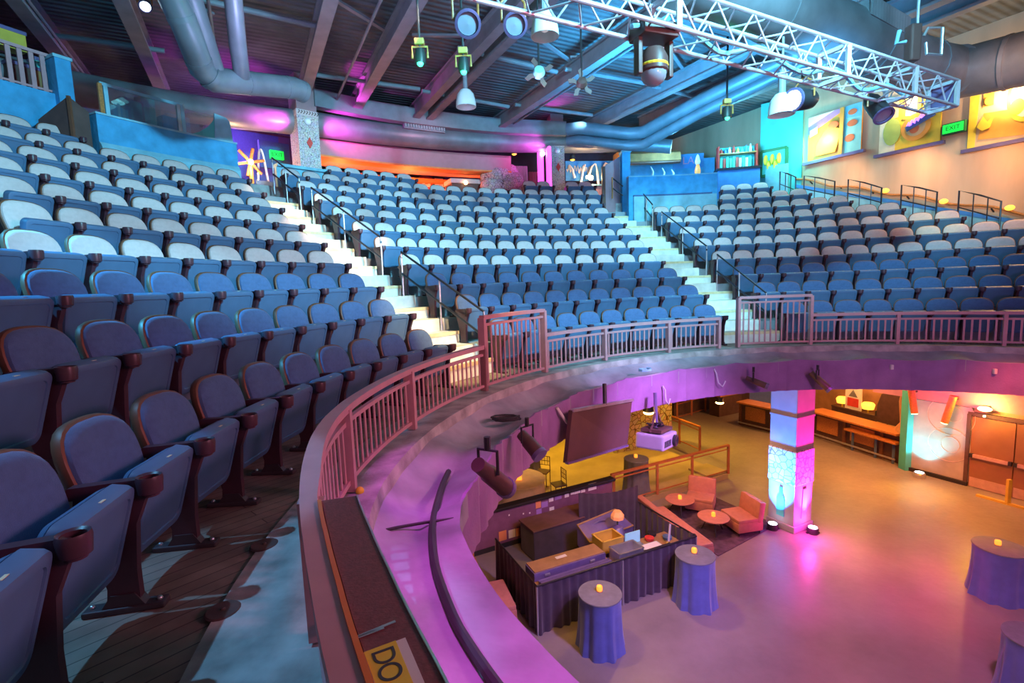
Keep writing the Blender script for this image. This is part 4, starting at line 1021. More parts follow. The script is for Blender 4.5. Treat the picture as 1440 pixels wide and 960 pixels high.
# ================================================================== DUCTS, TRUSS AND STAGE LIGHTS
def duct(lab, pts, r, name='air_duct', ma=M_DUCT, bands=True):
    t = thing(name, lab, 'duct', pts[0])
    P = [Vector(p) for p in pts]; m = MB(); m.tube(P, r, 18); m.build('duct_run', ma, t, True)
    if bands:
        for i in range(len(P)-1):
            n_ = max(1, int((P[i+1]-P[i]).length/1.6))
            for k in range(1, n_+1):
                q = lerp(P[i], P[i+1], k/(n_+.3)); d_ = (P[i+1]-P[i]).normalized()*.04
                m = MB(); m.tube([q-d_, q+d_], (r if not isinstance(r, list) else r[0])*1.03, 18); m.build('joint_band', ma, t, True)
    return t
dp = [pol(16.9, th, interp([(90, 6.85), (104.6, 6.8), (131.6, 6.6), (151.4, 6.1), (160, 5.95)], th)) for th in range(157, 90, -2)]
duct('long round duct sweeping along the back wall behind both stone columns', dp, .36, bands=False)
dr = [pol(15.9, th, 5.85+.25*(152-th)/10) for th in range(160, 141, -2)]
q0 = [at_y(px, py, y) for px, py, y in ((232, -25, 8.2), (262, 40, 8.6), (284, 98, 9.2), (300, 112, 9.4), (360, 118, 10.2), (415, 124, 10.9), (428, 130, 11.1))]
duct('bent grey duct dropping from the ceiling above the left block', q0, .21)
q1 = [at_y(px, py, y) for px, py, y in ((262, -20, 8.4), (282, 40, 8.9), (300, 96, 9.4), (304, 108, 9.5))]
duct('straight grey duct joining the bent duct on its right', q1, .17, bands=False)
q1 = [at_y(px, py, y) for px, py, y in ((326, -20, 8.6), (334, 60, 9.2), (340, 106, 9.8))]
duct('upright looking grey duct just right of the twin ducts', q1, .14, bands=False)
# blue twin pipes over the right seats
for k, dy in enumerate((0, 17)):
    q1 = [at_y(px, py+dy, y) for px, py, y in ((798, 182, 17.6), (815, 180, 17.4), (885, 188-0*k, 17.2), (905, 186, 17), (985, 142, 15.6), (1090, 92, 14), (1160, 60, 13))]
    duct(['upper blue lit duct of the pair above the right aisle', 'lower blue lit duct of the pair above the right aisle'][k], q1, .20 if k == 0 else .15, bands=False)
q1 = [at_y(px, py, y) for px, py, y in ((800, 197, 18), (880, 202, 17.5), (944, 206, 17))]
duct('low straight duct behind the blue post', q1, .22, bands=False)
# big duct at the top right
q1 = [at_y(px, py, y) for px, py, y in ((960, -40, 8.5), (1120, 25, 10), (1250, 78, 11.2), (1310, 98, 11.9), (1350, 103, 12.1), (1440, 83, 11.2), (1540, 55, 10))]
t = duct('very wide grey duct bending over the right wall', q1, .55)
m = MB()
A3, B3 = at_y(1216, 12, 10.2), at_y(1268, 42, 10.7)
m.bar(A3, B3, .3, .34); m.build('grille_box', M_BEAM, t)
m = MB()
for k in range(14):
    q = lerp(A3, B3, (k+.5)/14); m.bar(q-UP*.15+Vector((-.02, -.16, 0)), q+UP*.15+Vector((-.02, -.16, 0)), .02, .02)
m.build('grille_bars', M_STEEL, t)
# vent grille in the back duct
t = thing('duct_grille', 'rectangular louvre set in the long back duct', 'grille', at_r(604, 173, 16.45))
a, b_ = at_r(568, 170, 16.45), at_r(626, 177, 16.45)
m = MB(); m.ring(16.45, 16.6, a.z-.22, a.z+.18, ang(b_), ang(a), 8); m.build('frame', M_BEAM, t)
m = MB()
for k in range(16):
    th = lerp(ang(a), ang(b_), (k+.5)/16); c_ = pol(16.42, th, a.z-.02); m.box(c_, (.03, .035, .30), rz=RD(th))
m.build('louvres', M_STEEL, t)
# track lights along the back duct (yellow faces)
for k, (px, py) in enumerate(((398, 181), (523, 194), (629, 205), (723, 215), (805, 223))):
    q = at_r(px, py, 17.0 if k else 17.6); t = thing('can_light', ['small yellow lit can light left of the left stone column', 'small yellow can light above the left end of the bar canopy', 'small yellow can light above the middle of the bar canopy', 'small yellow can light above the right end of the bar canopy', 'small yellow can light right of the right stone column'][k], 'lamp', q)
    m = MB(); m.lathe([(0, .14), (.09, .14), (.11, -.02), (.10, -.04)], 14, Matrix.Translation(q)); m.build('can', M_BLACK, t, True)
    m = MB(); m.ball(q-UP*.03, .095, (1, 1, .6)); m.build('lamp_face', M_AMBER, t, True)
    m = MB(); m.tube([q+UP*.12, q+UP*.45], .02, 6); m.build('stem', M_BLACK, t)
# box truss
TA = at_y(1326, 137, 8.4); TB = at_z(945, 27, TA.z)
TD = (TA-TB).normalized()                        # runs straight across the hall
L_T = 9.6
t = thing('lighting_truss', 'white aluminium box truss crossing the ceiling at the upper right', 'truss', TA-TD*4)
nb_ = Vector((-TD.y, TD.x, 0)); hw = .19
cs = [(-hw, -hw), (hw, -hw), (hw, hw), (-hw, hw)]
def tp(s, c_): return TA - TD*s + nb_*c_[0] + UP*c_[1]
for c_ in cs:
    m = MB(); m.tube([tp(0, c_), tp(L_T, c_)], .024, 10); m.build('chord', M_ALU, t, True)
for side, (c0, c1) in enumerate(((0, 1), (1, 2), (2, 3), (3, 0))):
    m = MB(); s = .05; fl_ = 0
    while s < L_T-.3:
        a_, b2 = (cs[c0], cs[c1]) if fl_ % 2 == 0 else (cs[c1], cs[c0])
        m.tube([tp(s, a_), tp(s+.30, b2)], .011, 6); s += .30; fl_ += 1
    m.build('lacing', M_ALU, t)
for s in (0.02, 1.3, 3.0, 6.0):
    m = MB(); 
    for c0, c1 in ((0, 1), (1, 2), (2, 3), (3, 0)): m.bar(tp(s, cs[c0]), tp(s, cs[c1]), .05, .05)
    m.build('end_frame', M_ALU, t)
m = MB(); m.bar(tp(-.02, (-hw, 0)), tp(-.02, (hw, 0)), .02, .36); m.build('end_plate', M_CASEP, t)
for s in (.9, 6.5):
    m = MB(); m.tube([tp(s, (0, hw)), tp(s, (0, 3.4))], .02, 8); m.build('hanging_rod', M_STEEL, t)
# chain hoist with hook above the truss
q = tp(.95, (0, .62)); h_ = thing('chain_hoist', 'dark chain hoist with hook frame on the rod above the truss', 'hoist', q)
m = MB(); m.box(q+Vector((-.08, -.06, 0)), (.16, .16, .52), bev=.03); m.build('body', M_BROWNF, h_)
m = MB(); m.tube([q+Vector((.08, -.06, .1)), q+Vector((.12, -.08, .2)), q+Vector((.34, -.08, .2)), q+Vector((.34, -.08, -.18)), q+Vector((.12, -.08, -.16)), q+Vector((.10, -.08, .0))], .022, 8); m.build('hook_frame', M_STEEL, h_, True)
m = MB(); m.tube([q+Vector((-.2, -.08, .02)), q+Vector((-.34, -.08, .0)), q+Vector((-.30, -.08, .18))], .03, 8); m.build('clamp', M_BLUEL, h_, True)
# cable bundle lying along the truss
m = MB(); m.tube([tp(1.2+.16*k, (.02*sin(k*1.1), -.12+.08*sin(k*.7))) for k in range(34)], .028, 8); tag(m.build('cable_bundle', M_BLUEL, None, True), 'pale cable bundle lying inside the white box truss', 'cable')
# moving head lamp hanging from truss
q = at_y(919, 47, 5.55); t = thing('moving_head_light', 'dark moving head stage light hanging from the truss', 'stage light', q)
m = MB(); m.box(q, (.42, .30, .14), bev=.02, rz=RD(20)); m.build('base_box', M_BROWNF, t)
m = MB(); m.box(q+Vector((0, 0, .09)), (.16, .14, .07), rz=RD(20)); m.build('clamp', M_BLACK, t)
for sx in (-1, 1):
    m = MB(); c_ = Matrix.Rotation(RD(20), 4, 'Z') @ Vector((.19*sx, 0, 0)); m.box(q+c_-UP*.25, (.05, .10, .36), rz=RD(20), bev=.012); m.build('yoke_arm', M_BROWNF, t)
hd = q-UP*.30
m = MB(); m.lathe([(0, .14), (.10, .14), (.145, .05), (.15, -.08), (.13, -.10), (0, -.10)][::-1], 20, Matrix.Translation(hd)); m.build('head', M_BROWNF, t, True)
m = MB(); m.ball(hd-UP*.10, .135, (1, 1, .95)); m.build('lens_dome', M_LENS, t, True)
m = MB(); m.lathe([(.148, -.045), (.153, -.03), (.148, -.015)], 20, Matrix.Translation(hd)); m.build('yellow_band', M_YELLOW, t)
# glass pendant domes
for k, (px, py, y, r_, lab) in enumerate(((766, 38, 7.2, .19, 'large frosted glass dome pendant left of the truss'), (655, 141, 12.5, .24, 'frosted glass dome pendant in front of the back duct'), (1099, 150, 8.4, .20, 'frosted glass dome pendant below the right part of the truss'))):
    q = at_y(px, py, y); t = thing('dome_pendant', lab, 'pendant lamp', q)
    m = MB(); m.lathe([(.03*1, r_*1.05), (r_*.5, r_*.95), (r_*.82, r_*.55), (r_*.98, -.05), (r_, -r_*.65), (r_*.96, -r_*.66), (r_*.93, -.05), (r_*.78, r_*.5), (r_*.45, r_*.88), (.0, r_*.95)], 24, Matrix.Translation(q)); m.build('shade', M_GLASS, t, True)
    m = MB(); m.tube([q+UP*r_, q+UP*(r_+.35)], .055, 10); m.build('socket', M_BEAM, t)
    m = MB(); m.tube([q+UP*(r_+.35), Vector((q.x, q.y, ZB if k != 2 else 5.2))], .02, 6); m.build('stem', M_BEAM, t)
    m = MB(); m.ball(q, r_*.35); m.build('bulb', mat('dim_bulb%d' % k, (.9, .85, .85), .4, var=0, emit=(1, .8, .8), est=.35), t, True)
# barrel par cans, pointing downwards
def parcan(lab, q, aim, r_=.11, L=.36, ma=M_BROWNF, face=None, yoke=True, hang=.35, rimmat=M_CASEP):
    t = thing('par_can', lab, 'stage light', q)
    d_ = (Vector(aim)-q).normalized(); M = d_.to_track_quat('Z', 'Y').to_matrix().to_4x4(); M.translation = q
    m = MB(); m.lathe([(0, -L/2), (r_*.55, -L/2), (r_*.9, -L*.3), (r_, 0), (r_, L/2), (r_*.93, L/2), (r_*.90, L*.3), (0, L*.25)], 20, M); m.build('barrel', ma, t, True)
    m = MB(); m.lathe([(r_*1.12, L/2-.03), (r_*1.12, L/2), (r_*.9, L/2+.005), (r_*.9, L/2-.03), (r_*1.12, L/2-.03)], 20, M); m.build('front_rim', rimmat, t)
    m = MB(); m.lathe([(0, L*.42), (r_*.84, L*.40), (r_*.86, L*.44), (0, L*.47)], 18, M); m.build('lens', face or M_LENS, t, True)
    side = d_.cross(UP).normalized()
    if side.length < .1: side = Vector((1, 0, 0))
    m = MB(); m.tube([q+side*r_*1.1, q+side*r_*1.1+UP*hang*.6, q+UP*hang, q-side*r_*1.1+UP*hang*.6, q-side*r_*1.1], .014, 6); m.build('yoke', M_STEEL if not yoke else M_WOOD, t, True)
    m = MB(); m.box(q+UP*(hang+.03), (.07, .07, .09), bev=.01); m.build('clamp', M_BLACK, t)
    return t
parcan('dark par can with violet rim, left of the pair at top centre', at_y(655, 30, 6.0), at_y(690, 75, 4.6), .13, .38)
parcan('dark par can with violet rim, right of the pair at top centre', at_y(722, 32, 6.0), at_y(760, 75, 4.4), .12, .38)
parcan('par can with white blue glow below the truss beside the right dome', at_y(1130, 140, 8.3), at_y(1085, 142, 8.0), .16, .5, M_BLACK, M_CYANGLOW)
parcan('dark barrel spotlight hanging under the right end of the truss', at_y(1232, 150, 8.0), at_y(1262, 185, 7.6), .13, .5, M_BLACK)
# lens spot near top left
parcan('white blazing stage light near the top left ceiling', at_y(204, 6, 8.6), at_y(206, 30, 8.2), .085, .2, M_BLACK, M_CYANGLOW)
# green moving lights
for k, (px, py, y, lab) in enumerate(((591, 82, 9.0, 'green glowing stage spotlight, left of the pair above the centre block'), (652, 94, 9.2, 'green glowing stage spotlight, right of the pair above the centre block'), (1022, 160, 11.5, 'green glowing stage spotlight above the colourful shelf'))):
    q = at_y(px, py, y); t = thing('green_spotlight', lab, 'stage light', q)
    m = MB(); m.lathe([(0, .14), (.08, .14), (.10, 0), (.09, -.09), (.0, -.09)][::-1], 16, Matrix.Translation(q)); m.build('head', M_BLACK, t, True)
    m = MB(); m.ball(q+Vector((0, -.03, -.09)), .055); m.build('lamp_face', M_GREENGLOW, t, True)
    m = MB(); m.tube([q+Vector((-.13, 0, 0)), q+Vector((-.13, 0, .18)), q+Vector((.13, 0, .18)), q+Vector((.13, 0, 0))], .02, 6); m.build('yoke', M_WOOD, t)
    m = MB(); m.tube([q+UP*.18, q+UP*.5, Vector((q.x, q.y, min(ZB, q.z+1.6)))], .022, 6); m.build('drop_pipe', M_BLACK, t)
    m = MB(); m.box(q+UP*.26, (.16, .12, .10), bev=.015); m.build('base_box', mat('amber_box%d' % k, (.55, .28, .08), .5), t)
# dim stage lights on right deck
for k, (px, py, y, lab) in enumerate(((758, 102, 9.5, 'dark round stage light above the right part of the centre block'), (818, 117, 10, 'dark star shaped stage light fan right of the round stage light'))):
    q = at_y(px, py, y); t = thing('effect_light', lab, 'stage light', q)
    m = MB(); m.lathe([(.0, .09), (.08, .08), (.11, 0), (.09, -.07), (.0, -.09)], 18, Matrix.Translation(q) @ Matrix.Rotation(RD(70), 4, 'X')); m.build('body', M_BLUEL if k == 0 else M_BROWNF, t, True)
    for j in range(4 if k == 0 else 5):
        a = RD(30+(360/(4 if k == 0 else 5))*j); m = MB(); m.prism([(.09, -.03), (.16, -.07), (.27, -.05), (.24, .02), (.15, .01), (.09, .04)], (cos(a), 0, sin(a)), (-sin(a), 0, cos(a)), q, .03); m.build('flap', M_BROWNF, t)
    m = MB(); m.tube([q+UP*.1, Vector((q.x, q.y, min(ZB, q.z+1.4)))], .02, 6); m.build('drop_pipe', M_BLACK, t)
# ================================================================== LOWER ROOM
def fz(px, py, h=0.0): return at_z(px, py, ZF+h)
RZN = atan2(N1.y, N1.x)                       # across the hall
RZD = atan2(D1.y, D1.x)
# square column lit blue and magenta from below
cm = fz(1116, 750); u = D1.copy(); v = N1.copy()
w_ = .75; c_ = cm + u*w_/2 + v*w_/2
t = thing('square_column', 'square column with mosaic collar lit blue and magenta on the dance floor', 'column', (c_.x, c_.y, ZF))
rzc = atan2(u.y, u.x)
M_COLW = mat('white_column_paint', (.36, .35, .37), .55, var=.08, scale=3)
m = MB(); m.box((c_.x, c_.y, (ZF-.68)/2), (w_, w_, abs(ZF)-.68), rz=rzc, bev=.02); m.build('shaft', M_COLW, t)
m = MB(); m.box((c_.x, c_.y, ZF+1.75), (w_*1.06, w_*1.06, .95), rz=rzc, bev=.03); m.build('mosaic_collar', brickmat('white_mosaic', (.55, .53, .55), (.45, .45, .5), (.28, .26, .30), 6, 9, vor=True), t)
m = MB(); m.box((c_.x, c_.y, ZF+.09), (w_*1.10, w_*1.10, .18), rz=rzc, bev=.02); m.build('base_block', M_COLW, t)
m = MB(); m.box((c_.x, c_.y, ZF+3.1), (w_*1.03, w_*1.03, .05), rz=rzc); m.build('upper_band', M_COLW, t)
m = MB(); q = c_ - v*(w_/2+.012) + u*.0; m.prism([(-.10, .25), (.12, .25), (.12, .75), (.05, .88), (.05, 1.05), (-.03, 1.05), (-.03, .88), (-.10, .75)], u, UP, (q.x, q.y, ZF+.1), .02); m.build('painted_bottle', M_TEAL, t)
q = c_ - u*(w_/2+.012); m = MB(); m.prism([(-.10, .25), (.12, .25), (.10, 1.05), (-.04, 1.05)], v, UP, (q.x, q.y, ZF+.1), .02); m.build('painted_shape', M_COLW, t)
COLC = c_.copy(); COLU = u.copy(); COLV = v.copy()
for (px, py, nm, ma) in ((1100, 737, 'blue', mat('blue_white_face', (1, 1, 1), .4, var=0, emit=(.75, .85, 1), est=10)), (1128, 738, 'magenta', mat('pink_white_face', (1, 1, 1), .4, var=0, emit=(1, .75, .95), est=10))):
    q = (c_ - v*(w_/2+.24) + u*.06) if nm == 'blue' else (c_ - u*(w_/2+.24) + v*.06); q.z = ZF
    t = thing('uplighter', '%s floor uplighter at the foot of the square column' % nm, 'stage light', q)
    m = MB(); m.lathe([(0, 0), (.13, 0), (.14, .12), (.12, .16), (.0, .16)], 18, Matrix.Translation(q)); m.build('housing', M_BLACK, t, True)
    m = MB(); m.lathe([(0, .162), (.11, .165), (.10, .175), (0, .185)], 18, Matrix.Translation(q)); m.build('lamp_face', ma, t, True)
    m = MB(); m.box((q.x, q.y, ZF+.02), (.34, .06, .03)); m.build('foot_bar', M_BLACK, t)
# cocktail tables
def skirt(r, h, fr, amp):
    def fold(a, f): return amp*(1-f)*(sin(a*fr)+.5*sin(a*(fr*2-3)+1.3)) + .10*(1-f)**1.6 - .06*sin(PI*f)
    return [(r, 0), (r, h*.15), (r, h*.35), (r, h*.6), (r, h*.8), (r, h*.94), (r, h*.985)], fold
def cocktail(q, lab, cloth, top, votive, r=.40, h=1.07, fr=9):
    t = thing('cocktail_table', lab, 'table', q)
    pr, fd = skirt(r, h, fr, .07)
    m = MB(); m.lathe(pr, 72, Matrix.Translation(q), fd); m.build('table_cloth', cloth, t, True)
    m = MB(); m.lathe([(0, h-.03), (r*.99, h-.03), (r*1.015, h-.015), (r*1.0, h), (0, h+.003)], 48, Matrix.Translation(q)); m.build('table_top', top, t, True)
    if votive:
        vq = q+Vector((.0, .05, h+.004))
        o = thing('votive_candle', votive, 'candle', vq)
        m = MB(); m.lathe([(0, 0), (.045, 0), (.055, .03), (.055, .085), (.048, .10), (0, .07)], 14, Matrix.Translation(vq)); m.build('glass', M_FLAME, o, True)
        m = MB(); m.lathe([(.058, .0), (.060, .004), (.056, .01)], 14, Matrix.Translation(vq)); m.build('rim', M_WOOD, o)
cocktail(fz(845, 908), 'indigo clothed cocktail table in front of the black draped booth', M_BLUEC, M_TOPC, 'orange votive candle on the cocktail table before the booth')
cocktail(fz(977, 846), 'indigo clothed cocktail table at the right corner of the draped booth', M_BLUEC, M_TOPC, 'orange votive candle on the cocktail table at the booth corner')
cocktail(fz(1401, 836), 'indigo clothed cocktail table alone on the right of the dance floor', M_BLUEC, M_TOPC, 'orange votive candle on the lone right cocktail table', r=.44)
cocktail(fz(1450, 985), 'indigo clothed table cut off at the bottom right corner', M_BLUEC, M_TOPC, None)
M_DKC = mat('charcoal_table_cloth', (.13, .12, .14), .7, var=.2, scale=4)
cocktail(fz(895, 690, .18), 'charcoal clothed cocktail table behind the orange platform railing', M_DKC, M_TOPC, 'orange votive candle on the charcoal table behind the railing', r=.38)
cocktail(fz(744, 660, .18), 'charcoal clothed cocktail table at the far left of the yellow lit floor', M_DKC, M_TOPC, None, r=.38)
# raised platform with half wall and railing
HA, HB, HCn = fz(664, 781), fz(860, 722), fz(1040, 679)
HA = HB - N1*((HB-HA).dot(N1)); HC = HB + N1*((HCn-HB).dot(N1))
wid = (HC-HA).length
t_ = MB(); c_ = (HA+HC)/2 + D1*3.6; c_.z = ZF+.09; t_.box((c_.x, c_.y, c_.z), (wid, 7.2, .18), rz=RZN); o = t_.build('platform', M_YFLOOR, None); tag(o, 'low raised platform behind the stickered half wall under the balcony', 'platform')
t = thing('half_wall', 'purple lit half wall covered in small stickers with black top rail', 'wall', HA)
L = (HB-HA).length; c_ = (HA+HB)/2
m = MB(); m.box((c_.x, c_.y, ZF+.52), (L, .10, 1.04), rz=RZN); m.build('panel', mat('plum_half_wall', (.20, .08, .16), .6, var=.1), t)
m = MB(); c2 = c_+N1*.0; m.box((c2.x, c2.y, ZF+1.07), (L+.14, .26, .07), rz=RZN, bev=.015); m.build('top_rail', M_BLACK, t)
m = MB(); c2 = HA - N1*.05; m.box((c2.x, c2.y, ZF+.55), (.14, .18, 1.1), rz=RZN); m.build('end_post', M_WOOD, t)
m = MB(); c2 = c_-D1*.06; m.box((c2.x, c2.y, ZF+.06), (L, .03, .12), rz=RZN); m.build('kick_board', M_BLACK, t)
def on_half(px, py):
    d = ray(px, py); nrm = D1; p0 = HA-D1*.056; s = (Vector((p0.x, p0.y, 0)).dot(nrm))/(d.dot(nrm)); p = d*s; p.z += EYE; return p
for k, (px, py, w, h, c) in enumerate(((757, 709, .16, .2, 1), (766, 709, .2, .16, 2), (775, 701, .14, .16, 0), (776, 717, .15, .18, 0), (758, 720, .16, .18, 2), (797, 695, .14, .16, 0), (805, 692, .12, .12, 0), (812, 691, .2, .1, 0), (820, 689, .14, .12, 0), (833, 684, .28, .2, 0), (843, 702, .08, .08, 3), (843, 710, .12, .14, 0), (852, 709, .11, .14, 0), (707, 753, .22, .26, 1), (720, 750, .2, .22, 3), (728, 748, .1, .22, 1), (785, 699, .22, .12, 2), (736, 722, .04, .04, 0), (745, 721, .04, .04, 0), (716, 724, .04, .04, 0))):
    q = on_half(px, py); m = MB(); m.box(q, (w, .006, h), rz=RZN)
    o = m.build('wall_sticker', M_STICK[c], None)
    tag(o, '%s sticker on the purple half wall, %s in order from its left end' % (['white', 'orange', 'violet', 'cream'][c], ORD[1+[13, 14, 15, 16].index(k) if 0 else (k+1)]) if False else '%s sticker on the purple half wall, %s' % (['white', 'orange', 'violet', 'cream'][c], ['top left of the middle cluster', 'small violet one right of the orange one', 'upper white one of the middle cluster', 'lower white one of the middle cluster', 'lowest of the middle cluster', 'first of the white row at upper right', 'second of the white row at upper right', 'long one in the white row', 'last of the white row', 'large one near the top right corner', 'tiny one near the right end', 'lower left of the right end pair', 'lower right of the right end pair', 'big one at bottom left', 'second one at bottom left', 'narrow one at bottom left', 'above the white pair of the cluster', 'speck left of the cluster', 'speck closest to the cluster', 'lone speck near the left end'][k]), 'sticker', 'stickers on the half wall')
def rail_run(lab, P0, P1, h, posts, base, ma=M_WOOD):
    t = thing('platform_railing', lab, 'railing', P0)
    z = P0.z
    m = MB(); m.bar(P0+UP*h, P1+UP*h, .09, .06); m.build('top_rail', ma, t)
    m = MB(); m.bar(P0+UP*(h-.14), P1+UP*(h-.14), .03, .03); m.build('middle_rail', ma, t)
    for f in posts:
        q = lerp(P0, P1, f); m = MB(); m.bar(q, q+UP*h, .07, .07); m.build('post', ma, t)
    nb = int((P1-P0).length/.9)
    m = MB(); m.bar(P0+UP*.12, P1+UP*.12, .03, .03); m.build('bottom_rail', ma, t)
    return t
M_ORR = mat('orange_brown_rail', (.42, .13, .05), .45, var=.1)
B18 = Vector((0, 0, .18))
rail_run('orange brown railing along the edge of the low platform', HB+B18, HC+B18, 1.0, (.02, .36, .66, 1.0), True, M_ORR)
m = MB(); c_ = HC + D1*.5-N1*.4; m.box((c_.x, c_.y, ZF+.12), (.9, .9, .24), rz=RZN); tag(m.build('platform_step', M_YFLOOR, None), 'square step at the right end of the low platform railing', 'step')
q0, q1 = fz(905, 640, .18), fz(985, 640, .18); q2 = fz(960, 600, .18)
rail_run('dark orange railing at the back of the platform behind the projector', fz(930, 612, .18), fz(984, 636, .18), 1.0, (0, .5, 1), True, M_ORR)
rail_run('short orange railing at far back right of the projector', fz(952, 590), fz(992, 578), .9, (0, .5, 1), True, M_ORR)
# rubble wall at back of yellow area
a = at_z(880, 600, -4.4); m = MB(); c_ = at_z(905, 612, -4.6); m.box((c_.x, c_.y+.6, ZF+1.0), (3.0, .6, 2.4), rz=RZN, bev=.1); tag(m.build('rubble_wall', M_YROCK, None), 'yellow lit rubble stone wall behind the projector', 'wall')
# banquet round table with tan cloth and chairs
q = fz(728, 706, .18)
t = thing('round_table', 'large round table under a tan cloth behind the stickered half wall', 'table', q)
pr, fd = skirt(.86, .76, 12, .03)
m = MB(); m.lathe(pr, 72, Matrix.Translation(q), fd); m.build('table_cloth', M_TAN, t, True)
m = MB(); m.lathe([(0, .73), (.85, .73), (.87, .745), (.86, .76), (0, .763)], 48, Matrix.Translation(q)); m.build('table_top', M_TAN, t, True)
vq = q+Vector((.05, -.1, .765))
o = thing('votive_candle', 'orange lantern on the round tan table beside the fascia spotlight', 'candle', vq)
m = MB(); m.box(vq+UP*.09, (.2, .2, .18), bev=.03); m.build('glass', M_FLAME, o)
m = MB(); m.box(vq+UP*.185, (.16, .16, .02), bev=.005); m.build('lid', M_WOOD, o)
def side_chair(name, lab, q, rz, ma):
    t = thing(name, lab, 'chair', q, rz)
    m = MB(); m.box((0, 0, .45), (.40, .40, .04), bev=.01); m.build('seat', ma, t, local=True)
    for sx in (-.18, .18):
        for sy, hh in ((-.18, .44), (.18, .92)):
            m = MB(); m.tube([(sx, sy, 0), (sx, sy, hh)], .014, 6); m.build('leg', ma, t, local=True)
    m = MB()
    for z in (.62, .76, .91): m.tube([(-.18, .18, z), (.18, .18, z)], .011, 6)
    for x in (-.1, 0, .1): m.tube([(x, .18, .62), (x, .18, .91)], .008, 6)
    m.build('backrest', ma, t, local=True); return t
for k, (px, py, a, lab) in enumerate(((684, 712, 60, 'left of'), (715, 676, 20, 'behind'), (764, 681, -25, 'behind right of'), (786, 700, -70, 'right of'))):
    qc = fz(px, py, .18); side_chair('banquet_chair', 'dark spindle back chair %s the tan round table' % lab, qc, RD(a), M_ORR if k == 0 else M_DARKW)
# ---- draped booth
F0, F1 = fz(757, 893), fz(943, 826)
BW = 4.05; BD = 2.05; BH = 1.02
def bp(a, b_, z=0): p = F0 + N1*a + D1*b_; p.z = ZF+z; return p
e_ = (F1-F0).normalized()
def bp(a, b_, z=0):
    n_ = Vector((-e_.y, e_.x, 0)); p = F0 + e_*a + n_*b_; p.z = ZF+z; return p
RZE = atan2(e_.y, e_.x)
def drape_line(name, lab, P0, P1, z0, z1, ma, amp=.030, wl=.21, sag=0.0):
    L = (P1-P0).length; n = max(24, int(L/wl*7)); d_ = (P1-P0).normalized(); nn = Vector((d_.y, -d_.x, 0))
    m = MB(); V = []; F = []
    for k in range(n+1):
        s = k/n; ph = 2*PI*s*L/wl
        for j in range(6):
            f = j/5; o_ = amp*(1-.55*f)*sin(ph+.6*sin(ph*.31))+amp*.8*(1-f)*sin(ph*.37+1)
            V.append(P0.lerp(P1, s)+nn*o_+UP*(z0+(z1-z0-sag*sin(PI*s))*f))
    for k in range(n):
        for j in range(5): F.append((k*6+j, k*6+6+j, k*6+7+j, k*6+1+j))
    b2 = len(V); V += [p+nn*(-.012) for p in V]; F += [tuple(i+b2 for i in f)[::-1] for f in F]
    m._add(V, F); return m
dt = thing('draped_barrier', 'black pleated cloth barrier wrapping round the control booth', 'drape', bp(0, 0))
for nm, P0, P1, z1, sag in (('front_drape', bp(0, 0), bp(BW, 0), BH, 0), ('left_drape', bp(0, BD), bp(0, 0), BH, .03), ('right_drape', bp(BW, 0), bp(BW, BD), BH+.04, .1), ('rear_drape', bp(BW, BD), bp(BW-1.6, BD+.35), BH+.45, .1)):
    z = P0.z; P0 = P0.copy(); P1 = P1.copy(); P0.z = P1.z = 0
    drape_line(nm, '', P0, P1, ZF+.01, ZF+z1, M_CLOTH, sag=sag).build(nm, M_CLOTH, dt, True)
for a, b_ in ((0, 0), (BW, 0), (BW, BD), (0, BD), (BW/2, 0)):
    m = MB(); m.tube([bp(a, b_, 0), bp(a, b_, BH-.02)], .022, 8); m.build('pole', M_STEEL, dt)
m = MB(); m.tube([bp(0, BD, BH), bp(0, 0, BH), bp(BW, 0, BH), bp(BW, BD, BH)], .022, 8); m.build('top_pipe', M_BLACK, dt)
# things in the booth
def bbox(mb, a, b_, z, d, bev=.01): p = bp(a, b_, z); mb.box((p.x, p.y, p.z), d, rz=RZE, bev=bev); return mb
t = thing('trestle_table', 'long tan trestle table inside the left of the draped booth', 'table', bp(1.05, .55))
bbox(MB(), 1.1, .52, .72, (1.9, .8, .05)).build('table_top', M_CASE, t)
for a in (.35, 1.9):
    for b_ in (.2, .85): m = MB(); m.tube([bp(a, b_, 0), bp(a, b_, .7)], .02, 6); m.build('leg', M_STEEL, t)
t = thing('road_case', 'long tan topped road case with violet edges inside the booth', 'case', bp(1.05, .6, .75))
bbox(MB(), 1.08, .72, .84, (1.75, .42, .17)).build('body', M_CASEP, t)
bbox(MB(), 1.08, .74, .935, (1.7, .40, .025)).build('lid', M_CASE, t)
bbox(MB(), 1.0, .80, .951, (.26, .09, .004), 0).build('label_patch', M_PAPER, t)
for a in (.5, 1.6): bbox(MB(), a, .49, .85, (.12, .03, .05)).build('latch', M_STEEL, t)
t = thing('equipment_rail', 'violet metal equipment rail along the front of the long road case', 'equipment', bp(1.05, .28, .75))
for b_, z in ((.18, .80), (.30, .82), (.40, .80)):
    m = MB(); m.bar(bp(.25, b_, z), bp(1.95, b_, z+.02), .06, .06); m.build('bar', M_CASEP, t)
for a in (.3, 1.1, 1.9): m = MB(); m.bar(bp(a, .14, .78), bp(a, .44, .78), .06, .05); m.build('bracket', M_BLACK, t)
t = thing('trestle_table', 'second trestle table on the right inside the draped booth', 'table', bp(3.1, .55))
bbox(MB(), 3.1, .52, .72, (1.7, .8, .05)).build('table_top', M_CASE, t)
for a in (2.4, 3.8):
    for b_ in (.2, .85): m = MB(); m.tube([bp(a, b_, 0), bp(a, b_, .7)], .02, 6); m.build('leg', M_STEEL, t)
